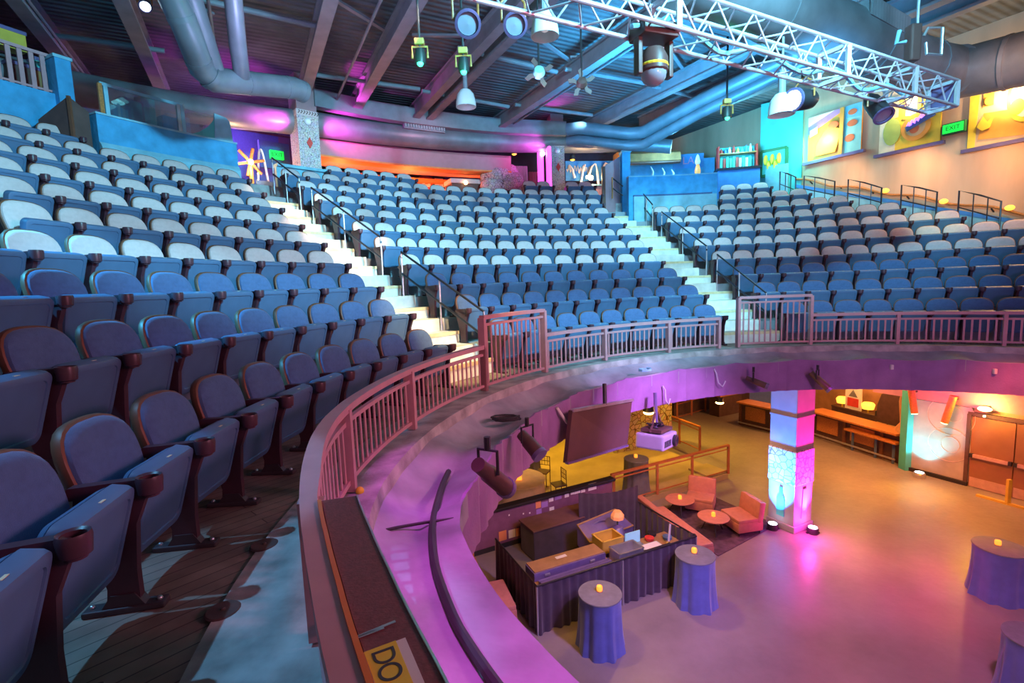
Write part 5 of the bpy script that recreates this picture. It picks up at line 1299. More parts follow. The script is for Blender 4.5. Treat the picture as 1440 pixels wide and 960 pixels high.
def openbin(lab, a, b_, z, w, d, h, ma, name='open_bin', cat='bin'):
    t = thing(name, lab, cat, bp(a, b_, z)); th = .02
    m = MB(); bbox(m, a, b_, z+th/2, (w, d, th), 0)
    for da, db, ww, dd in ((-w/2, 0, th, d), (w/2, 0, th, d), (0, -d/2, w, th), (0, d/2, w, th)): bbox(m, a+da, b_+db, z+h/2, (ww, dd, h), 0)
    m.build('shell', ma, t)
    m = MB(); 
    for da, db, ww, dd in ((-w/2, 0, th*2, d+th), (w/2, 0, th*2, d+th), (0, -d/2, w+th, th*2), (0, d/2, w+th, th*2)): bbox(m, a+da, b_+db, z+h, (ww, dd, th), 0)
    m.build('rim', ma, t); return t
openbin('yellow open bin in the middle of the booth', 2.32, .95, .75, .55, .42, .28, M_BIN)
openbin('grey wire basket at the front of the booth beside the yellow bin', 2.35, .30, .75, .62, .36, .30, M_STEEL, 'wire_basket', 'basket')
t = thing('laptop', 'open laptop with pale screen glow on the right booth table', 'laptop', bp(2.85, .62, .75))
bbox(MB(), 2.9, .62, .76, (.42, .30, .02)).build('keyboard', M_STEEL, t)
m = MB(); p = bp(2.9, .80, .90); m.box((p.x, p.y, p.z), (.42, .02, .28), rz=RZE); m.build('screen', mat('laptop_screen', (.3, .6, .7), .3, var=0, emit=(.3, .7, .8), est=.25), t)
t = thing('name_board', 'dark board with white marks lying along the booth front', 'sign', bp(3.05, .12, .78))
p = bp(3.05, .16, .86); m = MB(); m.box((p.x, p.y, p.z), (.78, .03, .17), rz=RZE); m.build('board', M_BLACK, t)
m = MB()
for k in range(9):
    p = bp(2.74+.075*k, .142, .86); m.box((p.x, p.y, p.z), (.035, .006, .07+.02*(k % 2)), rz=RZE)
m.build('white_marks', M_PAPER, t)
t = thing('paper_stack', 'stack of pale green sheets beside the dark name board', 'papers', bp(3.1, .45, .75))
m = MB(); bbox(m, 3.15, .42, .78, (.5, .3, .06), .004); m.build('sheets', mat('pale_green_paper', (.45, .60, .50), .6), t)
m = MB(); bbox(m, 3.15, .42, .815, (.44, .25, .006), 0); m.build('top_sheet', M_PAPER, t)
t = thing('scissors', 'large white blade and orange handle tool standing on the right booth table', 'tool', bp(3.6, .35, .75))
m = MB(); m.prism([(0, 0), (.05, 0), (.09, .42), (.05, .45)], e_, UP, bp(3.5, .3, .86), .02); m.build('blade', M_PAPER, t)
m = MB(); pts = [bp(3.52+.06*cos(x*.6), .3, .82+.06*sin(x*.6)) for x in range(12)]; m.tube(pts, .018, 6); m.build('handle_ring', M_BIN, t, True)
for k, (a, b_, ma, lab) in enumerate(((3.35, .75, M_RED, 'red roll of tape on the right booth table'), (3.75, .6, M_NAVY, 'navy rolled cable on the right booth table'), (3.55, .9, M_BLACK, 'black rolled cable at the back of the right booth table'))):
    m = MB(); p = bp(a, b_, .76); m.lathe([(.05, 0), (.10, 0), (.11, .06), (.06, .07)], 16, Matrix.Translation(p)); tag(m.build('tape_roll' if k == 0 else 'cable_roll', ma, None, True), lab, 'roll')
t = thing('flight_case', 'open violet flight case leaning at the back of the booth', 'case', bp(2.9, 1.55))
m = MB(); V0 = [bp(2.1, 1.35, .72), bp(3.5, 1.55, .72), bp(3.3, 2.0, 1.0), bp(2.0, 1.75, 1.0)]
m._add([p-UP*.5 for p in V0]+V0, [(0, 1, 2, 3), (7, 6, 5, 4), (0, 4, 5, 1), (1, 5, 6, 2), (2, 6, 7, 3), (3, 7, 4, 0)]); m.build('body', M_CASEP, t)
m = MB(); m.tube([V0[0], V0[1], V0[2], V0[3], V0[0]], .025, 6); m.build('edge', M_CASE, t)
t = thing('table_lamp', 'small lamp with glowing orange shade at the back of the booth', 'lamp', bp(2.85, 1.35))
p = bp(2.85, 1.3, 1.0); m = MB(); m.lathe([(.09, .10), (.16, .0), (.16, -.08), (.12, -.10)], 8, Matrix.Translation(p+UP*.25)); m.build('lamp_shade', mat('orange_shade', (.75, .32, .12), .5, emit=(1, .3, .1), est=.35), t)
m = MB(); m.tube([p-UP*.3, p+UP*.2], .02, 8); m.build('stem', M_BLACK, t)
m = MB(); m.lathe([(0, -.3), (.22, -.3), (.12, -.05), (.04, .0), (0, .02)], 16, Matrix.Translation(p)); m.build('shrouded_base', M_CASEP, t, True)
m = MB(); m.ball(p+Vector((-.05, -.28, -.12)), .05); m.build('bulb', M_WHITEGLOW, t, True)
# desk behind the booth with curved chair
P0 = on_half(742, 735)
dk = fz(775, 775)
t = thing('draped_desk', 'black draped desk between the half wall and the booth', 'desk', dk)
dp_ = HA + N1*2.25 - D1*.75
m = MB(); m.box((dp_.x, dp_.y, ZF+.40), (2.1, .7, .78), rz=RZN, bev=.02); m.build('skirt', M_CLOTH, t)
m = MB(); m.box((dp_.x, dp_.y, ZF+.80), (2.16, .76, .04), rz=RZN, bev=.012); m.build('desk_top', mat('brown_desk_cloth', (.16, .075, .07), .6), t)
q = dp_ + N1*.45 - D1*.75
t = thing('hoop_chair', 'dark hoop backed chair between the draped desk and the road case', 'chair', (q.x, q.y, ZF), RZN)
m = MB(); m.box((0, 0, .45), (.44, .44, .05), bev=.015); m.build('seat', M_CLOTH, t, local=True)
m = MB(); m.tube([(-.22, -.2, .46), (-.24, -.22, .75), (-.16, -.24, .93), (.0, -.245, .97), (.16, -.24, .93), (.24, -.22, .75), (.22, -.2, .46)], .02, 8); m.build('hoop_back', M_CASEP, t, True, True)
for sx in (-.19, .19):
    for sy in (-.19, .19): m = MB(); m.tube([(sx, sy, 0), (sx, sy, .43)], .015, 6); m.build('leg', M_BLACK, t, local=True)
for k, (a, lab) in enumerate(((3.55, 'navy backpack leaning on the half wall behind the booth'), (3.85, 'dark cable bag at the right foot of the half wall'))):
    q = HA+N1*a-D1*.45; m = MB(); m.ball((q.x, q.y, ZF+.35), .3, (.7, .6, 1.15)); tag(m.build('equipment_bag', M_NAVY if k == 0 else M_BROWNF, None, True), lab, 'bag')
# lounge: rug, slipper chairs, sofa, little tables
P_ = [fz(*x) for x in ((925, 722), (985, 690), (1092, 738), (1010, 782))]
m = MB(); V = [(p.x, p.y, ZF+.004) for p in P_]+[(p.x, p.y, ZF+.016) for p in P_]
m._add(V, [(0, 1, 2, 3), (7, 6, 5, 4), (0, 4, 5, 1), (1, 5, 6, 2), (2, 6, 7, 3), (3, 7, 4, 0)]); tag(m.build('rug', M_RUG, None), 'dark patterned rug under the lounge chairs beside the square column', 'rug')
def slipper(name, lab, q, rz, w=.72, cat='chair', d=.72, col=M_ROSE):
    t = thing(name, lab, cat, q, rz)
    m = MB(); m.box((0, 0, .24), (w, d, .26), bev=.04); m.build('base', col, t, True, True)
    m = MB(); m.box((0, -.04, .40), (w-.02, d-.1, .12), bev=.045); m.build('seat_cushion', col, t, True, True)
    m = MB(); M = Matrix.Translation((0, d/2-.06, .58)) @ Matrix.Rotation(RD(-9), 4, 'X'); m.box((0, 0, 0), (w, .18, .60), M=M, bev=.05); m.build('backrest', col, t, True, True)
    for sx in (-1, 1):
        for sy in (-1, 1): m = MB(); m.tube([(sx*(w/2-.07), sy*(d/2-.07), 0), (sx*(w/2-.07), sy*(d/2-.07), .12)], .022, 6); m.build('leg', M_BLACK, t, local=True)
    return t
slipper('slipper_chair', 'rose slipper chair in front of the platform railing', fz(985, 716), RZN+RD(-55), .78, d=.75)
slipper('slipper_chair', 'rose slipper chair next to the square column', fz(1042, 744), RZN+RD(-105), .80, d=.75)
sq = fz(960, 748)
slipper('sofa', 'long rose sofa behind the right end of the draped booth', bp(BW-.05, BD*.72, 0)+e_*.75, RZN+RD(78), 2.2, 'sofa', .8)
slipper('sofa', 'rose sofa half hidden at the left end of the draped booth', bp(-.55, .95), RZE+RD(82), 1.0, 'sofa', .75)
slipper('slipper_chair', 'orange lit chair behind the rose sofa left of the booth', bp(-.75, 2.15), RZE+RD(80), .9, 'chair', .7)
def lowtable(lab, q, r=.36, h=.45):
    t = thing('side_table', lab, 'table', q)
    m = MB(); m.lathe([(0, h-.03), (r, h-.03), (r*1.02, h-.01), (r, h), (0, h+.002)], 32, Matrix.Translation(q)); m.build('table_top', M_ROSE, t, True)
    for k in range(3):
        a = RD(120*k+20); m = MB(); m.tube([q+Vector((r*.8*cos(a), r*.8*sin(a), 0)), q+Vector((r*.3*cos(a), r*.3*sin(a), h-.03))], .015, 6); m.build('leg', M_BLACK, t)
lowtable('small round table with orange candle beside the far slipper chair', fz(956, 722), .40)
lowtable('small round table on the rug between the sofa and slipper chairs', fz(1003, 748), .40)
for q, lab in ((fz(956, 722), 'orange votive candle on the far round side table'), (fz(1003, 748), 'orange votive candle on the near round side table')):
    vq = q+UP*.452; m = MB(); m.lathe([(0, 0), (.05, 0), (.055, .08), (.04, .11), (0, .09)], 12, Matrix.Translation(vq)); tag(m.build('votive_candle', M_FLAME, None, True), lab, 'candle')
# ---- right hand wall below: bar, teal painted bay, fire doors
def lw(al, off, z): p = Vector((14.84, 14.0, 0)) + D1*al + N1*off; p.z = z; return p
def lowal(px, py, off=0.0):
    d = ray(px, py); p0 = lw(0, off, 0); p0.z = 0; s = p0.dot(N1)/(d.x*N1.x+d.y*N1.y); p = d*s; p.z += EYE; return p, (p-p0).dot(D1)
alT0 = lowal(1275, 640)[1]; alT1 = lowal(1364, 650)[1]
# painted bay
t = thing('painted_panel', 'wall panel painted with pale rings, lit teal, beside the fire doors', 'mural', lw((alT0+alT1)/2, -.05, ZF))
q = lw((alT0+alT1)/2, -.03, (ZF-2.85)/2); m = MB(); m.box(q, (.06, alT0-alT1, abs(ZF)-2.85), rz=RZN); m.build('panel', mat('pale_painted_panel', (.42, .36, .36), .6, var=.15, scale=2), t)
PMr = mat('pale_ring_paint', (.56, .42, .40), .6)
for px, py, rr in ((1337, 585, .62), (1334, 625, .55), (1340, 582, .25), (1336, 625, .25)):
    q = lowal(px, py, -.06)[0]; m = MB(); pts = [q+D1*(rr*cos(RD(12*k)))+UP*(rr*sin(RD(12*k))) for k in range(31)]; m.tube(pts, .014, 6); m.build('painted_ring', PMr, t, True)
q = lowal(1274, 620, -.09)[0]; m = MB(); m.bar(Vector((q.x, q.y, ZF)), Vector((q.x, q.y, -2.6)), .20, .30); m.build('edge_pilaster', M_TEAL, t)
m = MB(); m.bar(lw(alT0, -.1, ZF+.06), lw(alT1, -.1, ZF+.06), .08, .12); m.build('skirting', M_BLACK, t)
for k, (a, b_) in enumerate((((1282, 552), (1286, 581)), ((1339, 563), (1328, 594)))):
    P0, P1 = lowal(*a, -.45)[0], lowal(*b_, -.45)[0]; d_ = (P1-P0)
    tt = thing('tube_lamp', ['orange cylinder wall lamp at the left of the painted panel', 'orange cylinder wall lamp at the right of the painted panel'][k], 'lamp', P0)
    m = MB(); m.tube([P0-d_*.2, P1], .10, 14); m.build('cylinder', M_WOOD, tt, True)
    m = MB(); m.tube([P1, P1+d_*.03], .085, 14); m.build('lamp_face', M_WARMGLOW, tt, True)
    m = MB(); m.tube([P0, P0+N1*.4], .03, 6); m.build('bracket', M_BLACK, tt)
q = lowal(1293, 661, -.5)[0]; q.z = ZF
t = thing('uplighter', 'cyan floor uplighter in front of the painted ring panel', 'stage light', q)
m = MB(); m.lathe([(0, 0), (.16, 0), (.17, .12), (.14, .17), (0, .17)], 16, Matrix.Translation(q)); m.build('housing', M_STEEL, t, True)
m = MB(); m.lathe([(0, .17), (.12, .175), (0, .19)], 16, Matrix.Translation(q)); m.build('lamp_face', M_CYANGLOW, t, True)
# fire doors
alD = [lowal(1364, 650)[1], lowal(1427, 650)[1]]; dw_ = alD[0]-alD[1]
for k in range(2):
    a0 = alD[0]-dw_*k; ac = a0-dw_/2
    t = struct((lambda m: (m.box(lw(ac, -.03, ZF+1.13), (.08, dw_-.03, 2.22), rz=RZN), m)[1])(MB()), 'door_%d' % (k+1), M_DOOR)
    m = MB(); m.bar(lw(ac+dw_*.42, -.12, ZF+1.02), lw(ac-dw_*.42, -.12, ZF+1.02), .07, .10); m.build('panic_bar', M_KICK, t)
    m = MB()
    for s in (.44, -.44): m.box(lw(ac+dw_*s, -.11, ZF+1.02), (.10, .08, .12), rz=RZN)
    m.build('bar_bracket', M_BLACK, t)
    m = MB(); m.box(lw(ac, -.08, ZF+.17), (.012, dw_-.08, .30), rz=RZN); m.build('kick_plate', M_KICK, t)
m = MB(); m.box(lw(alD[0]+.06, -.04, ZF+1.16), (.14, .10, 2.3), rz=RZN); m.box(lw(alD[0]-dw_, -.02, ZF+2.32), (.14, dw_*2+.2, .12), rz=RZN); struct(m, 'trim_3', M_DARKW)
M_PINKH = mat('rose_header_paint', (.62, .22, .26), .6, var=.06)
m = MB(); q = lw(alT1-2.0, -.06, -2.2); m.box(q, (.1, 9.6, 1.25), rz=RZN); struct(m, 'trim_4', M_PINKH)
q = lowal(1419, 682, -.75)[0]; q.z = ZF
t = thing('floor_stand', 'slim yellow stand on a long foot in front of the fire doors', 'stand', q)
m = MB(); m.bar(q, q+UP*.75, .10, .08); m.build('upright', M_BIN, t)
m = MB(); m.bar(q+D1*.7+UP*.03, q-D1*.7+UP*.03, .10, .06); m.build('foot', M_BIN, t)
# sconce over the doors
q = lowal(1385, 575, -.25)[0]
t = thing('wall_sconce', 'blazing warm wall light above the fire doors', 'lamp', q)
m = MB(); m.ball(q, .13, (1.3, 1.3, .55)); m.build('lamp_face', M_WARMGLOW, t, True)
m = MB(); m.box(q+N1*.14, (.12, .2, .16), rz=RZN, bev=.02); m.build('backplate', M_BLACK, t)
m = MB(); m.ball(q-UP*.22, .035); m.build('drop_finial', M_WARMGLOW, t, True)
# bar counter along the wall
def bar_unit(lab, pxa, pxb, ya, yb, off=-.5):
    A_, B_ = fz(pxa, ya), fz(pxb, yb); d_ = (B_-A_).normalized(); n_ = Vector((-d_.y, d_.x, 0))
    if n_.dot(N1) < 0: n_ = -n_
    L = (B_-A_).length; c_ = (A_+B_)/2; rz = atan2(d_.y, d_.x)
    t = thing('bar_counter', lab, 'counter', A_)
    q = c_+n_*.3; m = MB(); m.box((q.x, q.y, ZF+.52), (L, .5, 1.04), rz=rz); m.build('front', M_DARKW, t)
    q = c_+n_*.22; m = MB(); m.box((q.x, q.y, ZF+1.08), (L+.1, .85, .08), rz=rz, bev=.02); m.build('counter_top', M_WOOD, t)
    for k in range(int(L/1.5)):
        q = A_+d_*(.75+1.5*k)+n_*.035; m = MB(); m.box((q.x, q.y, ZF+.62), (.95, .05, .62), rz=rz); m.build('wood_panel', M_WOOD, t)
    for k in range(int(L/1.5)+1):
        q = A_+d_*(min(L, 1.5*k+.02))+n_*.03; m = MB(); m.box((q.x, q.y, ZF+.52), (.12, .08, 1.0), rz=rz); m.build('pilaster', M_SHELL, t)
    m = MB(); p0, p1 = A_-n_*.14+UP*.17, B_-n_*.14+UP*.17; m.tube([p0, p1], .035, 8); m.build('foot_rail', M_STEEL, t)
    return t, A_, d_, n_, L
b1 = bar_unit('long wooden bar counter right of the square column', 1140, 1262, 612, 652)
b2_ = bar_unit('wooden bar counter seen left of the square column', 1040, 1096, 597, 611)
t, A_, d_, n_, L = b1
# back bar
bbk = thing('back_bar', 'dark back bar cabinet behind the long bar counter', 'cabinet', A_+n_*1.9)
c_ = A_+d_*(L*.42)+n_*1.9; rz = atan2(d_.y, d_.x)
m = MB(); m.box((c_.x, c_.y, ZF+.50), (L*1.1, .55, 1.0), rz=rz); m.build('body', M_DARKW, bbk)
m = MB(); m.box((c_.x, c_.y, ZF+1.03), (L*1.1, .62, .06), rz=rz); m.build('cabinet_top', M_BROWNF, bbk)
m = MB(); c2 = A_+d_*(L*.3)+n_*2.5; m.box((c2.x, c2.y, -3.0), (L*1.9, .15, 4.65), rz=rz); struct(m, 'wall_bar', mat('brown_bar_wall', (.40, .19, .09), .7, var=.3, scale=1.5))
for f, lab in ((-.02, 'left'), (.30, 'right')):
    q = A_+d_*(L*f)+n_*1.75+UP*1.06; q.z = ZF+1.06
    tt = thing('table_lamp', 'amber shaded lamp on the back bar, %s of the pair' % lab, 'lamp', q)
    m = MB(); m.tube([q, q+UP*.18], .03, 8); m.build('stem', M_BIN, tt)
    m = MB(); m.lathe([(.20, .16), (.24, .34), (.18, .42), (.0, .42)], 14, Matrix.Translation(q)); m.build('lamp_shade', M_AMBER, tt, True)
q = A_+d_*(L*.14)+n_*1.66; q.z = ZF+1.56
tt = thing('framed_poster', 'white framed poster with red block standing on the back bar', 'poster', q)
m = MB(); m.box(q, (.72, .05, .98), rz=rz); m.build('frame', M_PAPER, tt)
m = MB(); m.box(q-n_*.03-UP*.18, (.5, .02, .36), rz=rz); m.build('red_block', M_RED, tt)
m = MB(); m.prism([(-.2, 0), (.2, 0), (0, .3)], d_, UP, q-n_*.03+UP*.06, .02); m.build('grey_peak', M_TOPC, tt)
q = A_+d_*(L*.50)+n_*1.7; q.z = ZF+1.18
tt = thing('till', 'dark cash till on the back bar right of the amber lamps', 'till', q)
m = MB(); m.box(q, (.5, .4, .22), rz=rz, bev=.03); m.build('body', M_BLACK, tt)
m = MB(); m.box(q+UP*.18-n_*.1, (.4, .05, .2), rz=rz, bev=.01); m.build('display', M_BLACK, tt)
q = A_+d_*(L*.80)+n_*1.5; q.z = ZF-.35
tt = thing('oven_hood', 'large dark arched hood over stone blocks at the right end of the bar', 'hood', q)
m = MB(); m.prism([(-.95, 1.35), (.95, 1.35), (.95, 2.75), (-.4, 2.75), (-.8, 2.45), (-.95, 2.0)], d_, UP, q, .8); m.build('hood', M_DARKW, tt)
m = MB(); m.prism([(-.95, .9), (.95, .9), (.95, 1.33), (-.95, 1.33)], d_, UP, q, .9); m.build('stone_course', M_YROCK, tt)
q = A_+d_*(L-.15)+n_*.2; 
tt = thing('bar_shelf', 'low orange shelf ledge in front of the right end of the bar', 'shelf', q)
m = MB(); p0, p1 = A_+d_*(L*.48)-n_*.05, A_+d_*(L+.1)-n_*.05; p0.z = p1.z = ZF+.78; m.bar(p0, p1, .45, .06); m.build('shelf_board', M_WOOD, tt)
m = MB(); 
for f in (.55, .8, .98):
    p = A_+d_*(L*f)-n_*.12; m.bar(Vector((p.x, p.y, ZF)), Vector((p.x, p.y, ZF+.75)), .06, .06)
m.build('support', M_NAVY, tt)
q = A_+d_*(L+.10)+n_*.55; q.z = ZF
tt = thing('rocky_pillar', 'orange brown carved pillar between the bar and the painted panel', 'pillar', q)
m = MB(); m.lathe([(.0, 0), (.5, 0), (.48, .9), (.62, 1.05), (.42, 1.4), (.5, 2.2), (.36, 2.9), (.42, 3.75), (0, 3.75)], 14, Matrix.Translation(q), lambda a, f: .10*sin(3*a+6*f)); m.build('shaft', mat('orange_rock', (.50, .24, .11), .8, var=.3, scale=3, bump=.5, bscale=6), tt, True)
m = MB(); m.box((q.x-.2, q.y-.35, ZF+.45), (.55, .4, .9), rz=rz); m.build('plinth', M_SHELL, tt)
# back wall openings of lower room: low cabinets far left-back
for k, (px, py, w, lab) in enumerate(((968, 572, 2.6, 'dark counter at the far back left of the bar'), (1020, 575, 1.6, 'low dark cabinet at far back beside the bar counter'))):
    q = fz(px, py+6); tt = thing('back_counter', lab, 'counter', q)
    m = MB(); m.box((q.x, q.y, ZF+.5), (w, .6, 1.0), rz=RZN); m.build('body', M_DARKW, tt)
    m = MB(); m.box((q.x, q.y, ZF+1.02), (w+.1, .7, .06), rz=RZN); m.build('top', M_WOOD, tt)
# yellow downlights under the balcony
for k, (px, py, R) in enumerate(((785, 611, 6.6), (912, 580, 7.2), (1012, 566, 12.5))):
    q = at_r(px, py, R); t = thing('downlight', ['blazing amber downlight left of the hanging screen', 'blazing amber downlight right of the hanging screen', 'small amber downlight left of the square column at far back'][k], 'lamp', q)
    m = MB(); m.ball(q, .085 if k < 2 else .10, (1.3, 1.3, .5)); m.build('lamp_face', M_WARMGLOW, t, True)
    m = MB(); m.lathe([(.10, .0), (.12, .02), (.10, .14), (0, .14)], 14, Matrix.Translation(q+UP*.02)); m.build('can', M_BLACK, t, True)
    m = MB(); m.tube([q+UP*.12, Vector((q.x, q.y, max(-.66, q.z+.16)))], .015, 6); m.build('stem', M_BLACK, t)
# hanging screen
RS = 5.38
K = [at_r(*x, RS) for x in ((805, 577), (889, 562), (882, 626), (797, 651))]
t = thing('hanging_screen', 'large dark flat screen hung from the balcony edge seen from behind', 'screen', (K[0]+K[2])/2)
nrm = (K[1]-K[0]).cross(K[3]-K[0]).normalized()
m = MB(); V = K+[p+nrm*.06 for p in K]; m._add(V, [(0, 1, 2, 3), (7, 6, 5, 4), (0, 4, 5, 1), (1, 5, 6, 2), (2, 6, 7, 3), (3, 7, 4, 0)]); m.build('panel', M_SCREENB, t)
m = MB(); m.bar(K[0], K[1], .05, .04); m.build('top_edge', M_STEEL, t)
m = MB(); m.bar(K[3], K[2], .05, .03); m.build('bottom_edge', M_CASEP, t)
m = MB(); c_ = (K[0]+K[1])/2; m.tube([c_, c_+Vector((.02, .12, .28))], .03, 8); m.build('hanging_bracket', M_BLACK, t)
m = MB(); p = K[0].lerp(K[1], .04); m.tube([at_r(783, 573, 5.55), at_r(797, 594, 5.5), at_r(808, 600, 5.48)], .02, 6); m.build('cord', M_PAPER, t)
# projector on its mount
RP = 5.3
q = at_r(923, 617, RP); th = ang(q); rzp = RD(th-90+18)
t = thing('projector', 'violet lit projector hanging under the balcony edge', 'projector', q)
Mq = Matrix.Translation(q) @ Matrix.Rotation(rzp, 4, 'Z') @ Matrix.Rotation(RD(6), 4, 'Y')
m = MB(); m.box((0, 0, 0), (.62, .46, .24), M=Mq, bev=.03); m.build('body', mat('lilac_projector_case', (.42, .36, .50), .45, var=.05), t)
m = MB(); m.lathe([(0, -.02), (.09, -.02), (.095, .04), (.07, .05), (.0, .03)], 20, Mq @ Matrix.Translation((.17, -.23, -.01)) @ Matrix.Rotation(RD(90), 4, 'X')); m.build('lens', M_BLACK, t, True)
m = MB(); 
for k in range(6): m.box((-.24+.05*k, -.231, -.02), (.025, .01, .1), M=Mq)
m.build('vent_slots', M_BLACK, t)
m = MB(); m.tube([Mq @ Vector((0, 0, .12)), Mq @ Vector((0, .05, .75))], .03, 8); m.build('mount_pole', M_CASEP, t)
m = MB(); m.box((0, 0, .17), (.5, .34, .05), M=Mq); 
for sx in (-1, 1): m.bar(Mq @ Vector((.26*sx, 0, .14)), Mq @ Vector((.05*sx, .02, .42)), .03, .03)
m.build('cradle', M_BROWNF, t)
m = MB(); m.tube([Mq @ Vector((-.2+.02*k, .1*sin(k*1.3), .22+.05*sin(k*.9+1))) for k in range(22)], .014, 6); m.build('loose_cables', M_BLACK, t, True)
# spotlights clamped under the ledge
def fascia_spot(lab, p0, p1, R, r_=.075):
    A_, B_ = at_r(*p0, R), at_r(*p1, R-.22); t = thing('fascia_spotlight', lab, 'stage light', (A_+B_)/2); d_ = (B_-A_)
    L = d_.length; d_.normalize()
    m = MB(); m.tube([A_, A_+d_*L*.3, A_+d_*L*.35, A_+d_*L*.9, B_], [r_*.75, r_*.8, r_*.95, r_, r_], 14); m.build('barrel', M_BROWNF, t, True)
    m = MB(); m.tube([B_-d_*.03, B_+d_*.015], r_*1.12, 14); m.build('front_rim', M_CASEP, t, True)
    c_ = A_.lerp(B_, .35); sd_ = d_.cross(UP).normalized()
    m = MB(); m.tube([c_+sd_*r_*1.1, c_+sd_*r_*1.1+UP*.16, c_-sd_*r_*1.1+UP*.16, c_-sd_*r_*1.1], .012, 6); m.build('yoke', M_BLACK, t)
    m = MB(); m.tube([c_+UP*.16, c_+UP*.25], .022, 8); m.build('clamp_pipe', M_BLACK, t)
fascia_spot('dark barrel spotlight clamped to the fascia left of the screen', (733, 610), (759, 640), 5.45)
fascia_spot('dark barrel spotlight over the round tan table at far left', (672, 653), (712, 686), 5.42, .066)
fascia_spot('slim dark spotlight on the fascia just left of the square column', (1049, 531), (1079, 543), 5.45, .055)
fascia_spot('dark spotlight on the fascia just right of the square column', (1140, 524), (1167, 548), 5.45, .065)
for k, (px, py) in enumerate(((1254, 516), (1399, 522))):
    q = at_r(px, py, 5.57); m = MB(); m.box(q, (.05, .05, .09), bev=.012); tag(m.build('fascia_clip', M_PAPER, None), ['small white clip on the plum fascia above the bar', 'small white clip on the plum fascia above the fire doors'][k], 'clip')
for k, al in enumerate(((1254, 545), )):
    pass
# small things on the ledge by the board
q = at_z(506, 690, .05); m = MB(); m.ball(q, .03); tag(m.build('yellow_plug', M_YELLOW, None, True), 'small yellow plug on the ledge by the end of the maroon board', 'plug')
# ================================================================== LIGHT
def spot(name, loc, target, col, watts, deg=60, blend=.5, r=.15):
    L = bpy.data.lights.new(name, 'SPOT'); L.color = col; L.energy = watts; L.spot_size = RD(deg); L.spot_blend = blend; L.shadow_soft_size = r
    o = bpy.data.objects.new(name, L); COL.objects.link(o); o.location = loc
    o.rotation_euler = (Vector(target)-Vector(loc)).to_track_quat('-Z', 'Y').to_euler(); return o
def point(name, loc, col, watts, r=.1):
    L = bpy.data.lights.new(name, 'POINT'); L.color = col; L.energy = watts; L.shadow_soft_size = r
    o = bpy.data.objects.new(name, L); COL.objects.link(o); o.location = loc; return o
CY = 3.5345
W = bpy.data.worlds.new('hall_ambient'); S.world = W; W.use_nodes = True
bg = W.node_tree.nodes['Background']; bg.inputs[0].default_value = (.72, .55, .66, 1); bg.inputs[1].default_value = .26
CYAN = (.12, .62, 1); BLUE = (.12, .45, 1); PURP = (.62, .22, 1); MAG = (1, .06, .80); AMB = (1, .55, .08); WARM = (1, .62, .30); ORG = (1, .36, .06)
# stage wash over the seating blocks
WASH = (.21, .75, 1)
spot('wash_centre', (4.5, 2.0, 6.6), (0.5, 14.0, 2.8), WASH, 9800, 62, .6, .4)
spot('wash_left', (4.2, 1.0, 6.4), (-6.8, 10.2, 3.9), WASH, 8600, 54, .6, .4)
spot('wash_right', (3.0, 2.0, 6.6), (8.0, 15.5, 3.2), WASH, 5600, 50, .6, .4)
# blue spill from behind the left block across the seat tops
spot('back_spill', (-5.6, 1.8, 7.0), (-1.6, 1.95, 0), (.16, .55, 1), 1700, 16.5, .2, .06)
spot('back_spill', (-8.2, 2.2, 6.8), (-4.6, 4.3, 1.5), (.05, .52, 1), 9000, 25, .4, .08)
# pink fill from the stage side
spot('stage_pink', (5.5, 1.5, 2.8), (-2.5, 4.5, .5), (1, .33, .50), 950, 85, .8, .6)
spot('rail_pink', (4.0, .5, 3.4), (2.5, 10, .2), (1, .38, .46), 820, 95, .8, .5)
for th in (176, 184, 191.5, 198.5, 205): spot('ledge_purple', pol(interp(EDGE, th)+5.45, th, 3.3), pol(interp(EDGE, th)+5.72, th, -.13), (.95, .13, 1), 260, 27, .5, .06)
spot('fascia_purple', (5.3, 3.6, .6), (6, 9.5, -.3), (.56, .24, 1), 210, 150, .8, .4)
# ceiling colour
spot('roof_blue', (3.8, 12.5, 4.6), (4.6, 14, 7.7), (.05, .5, 1), 3600, 140, .8, .4)
spot('roof_blue', (6.0, 10, 4.8), (6.5, 12, 7.7), (.08, .5, 1), 320, 130, .8, .3)
spot('roof_slate', (-3.5, 8.5, 4.6), (-3.5, 11, 7.7), (.42, .46, .9), 330, 140, .8, .5)
spot('roof_slate', (.5, 9.5, 4.6), (.5, 12, 7.7), (.45, .46, .9), 240, 140, .8, .5)
spot('roof_cyan', (-6.3, 7.4, 6.3), (-7.2, 8.2, 7.7), (.05, .6, 1), 260, 110, .6, .1)
spot('duct_grey', (9.5, 8.0, 3.5), (10.5, 11, 7.2), (.85, .62, .72), 300, 90, .7, .4)
# magenta glow beside the columns
for th, tg in ((134.6, 137.5), (130.9, 127.5), (103.2, 106.5)):
    spot('magenta_glow', pol(16.05, th, 6.15), pol(16.95, tg, 6.75), MAG, 330 if th > 110 else 200, 95, .9, .05)
spot('magenta_roof', pol(15.7, 129.9, 6.8), pol(14.9, 126.5, 7.75), MAG, 160, 90, .8, .05)
spot('magenta_roof', pol(15.9, 103.2, 7.0), pol(15.3, 103.0, 7.75), MAG, 120, 80, .8, .05)
point('purple_lounge', pol(18.4, 137, 6.2), (.45, .12, .9), 120, .2)
spot('stone_white', pol(13.5, 133, 6.8), pol(16.4, 132.8, 5.9), (.85, .9, 1), 130, 40, .6, .1)
spot('stone_white', pol(13.5, 101.5, 6.8), pol(16.6, 101.4, 5.9), (.3, .75, 1), 230, 40, .6, .1)
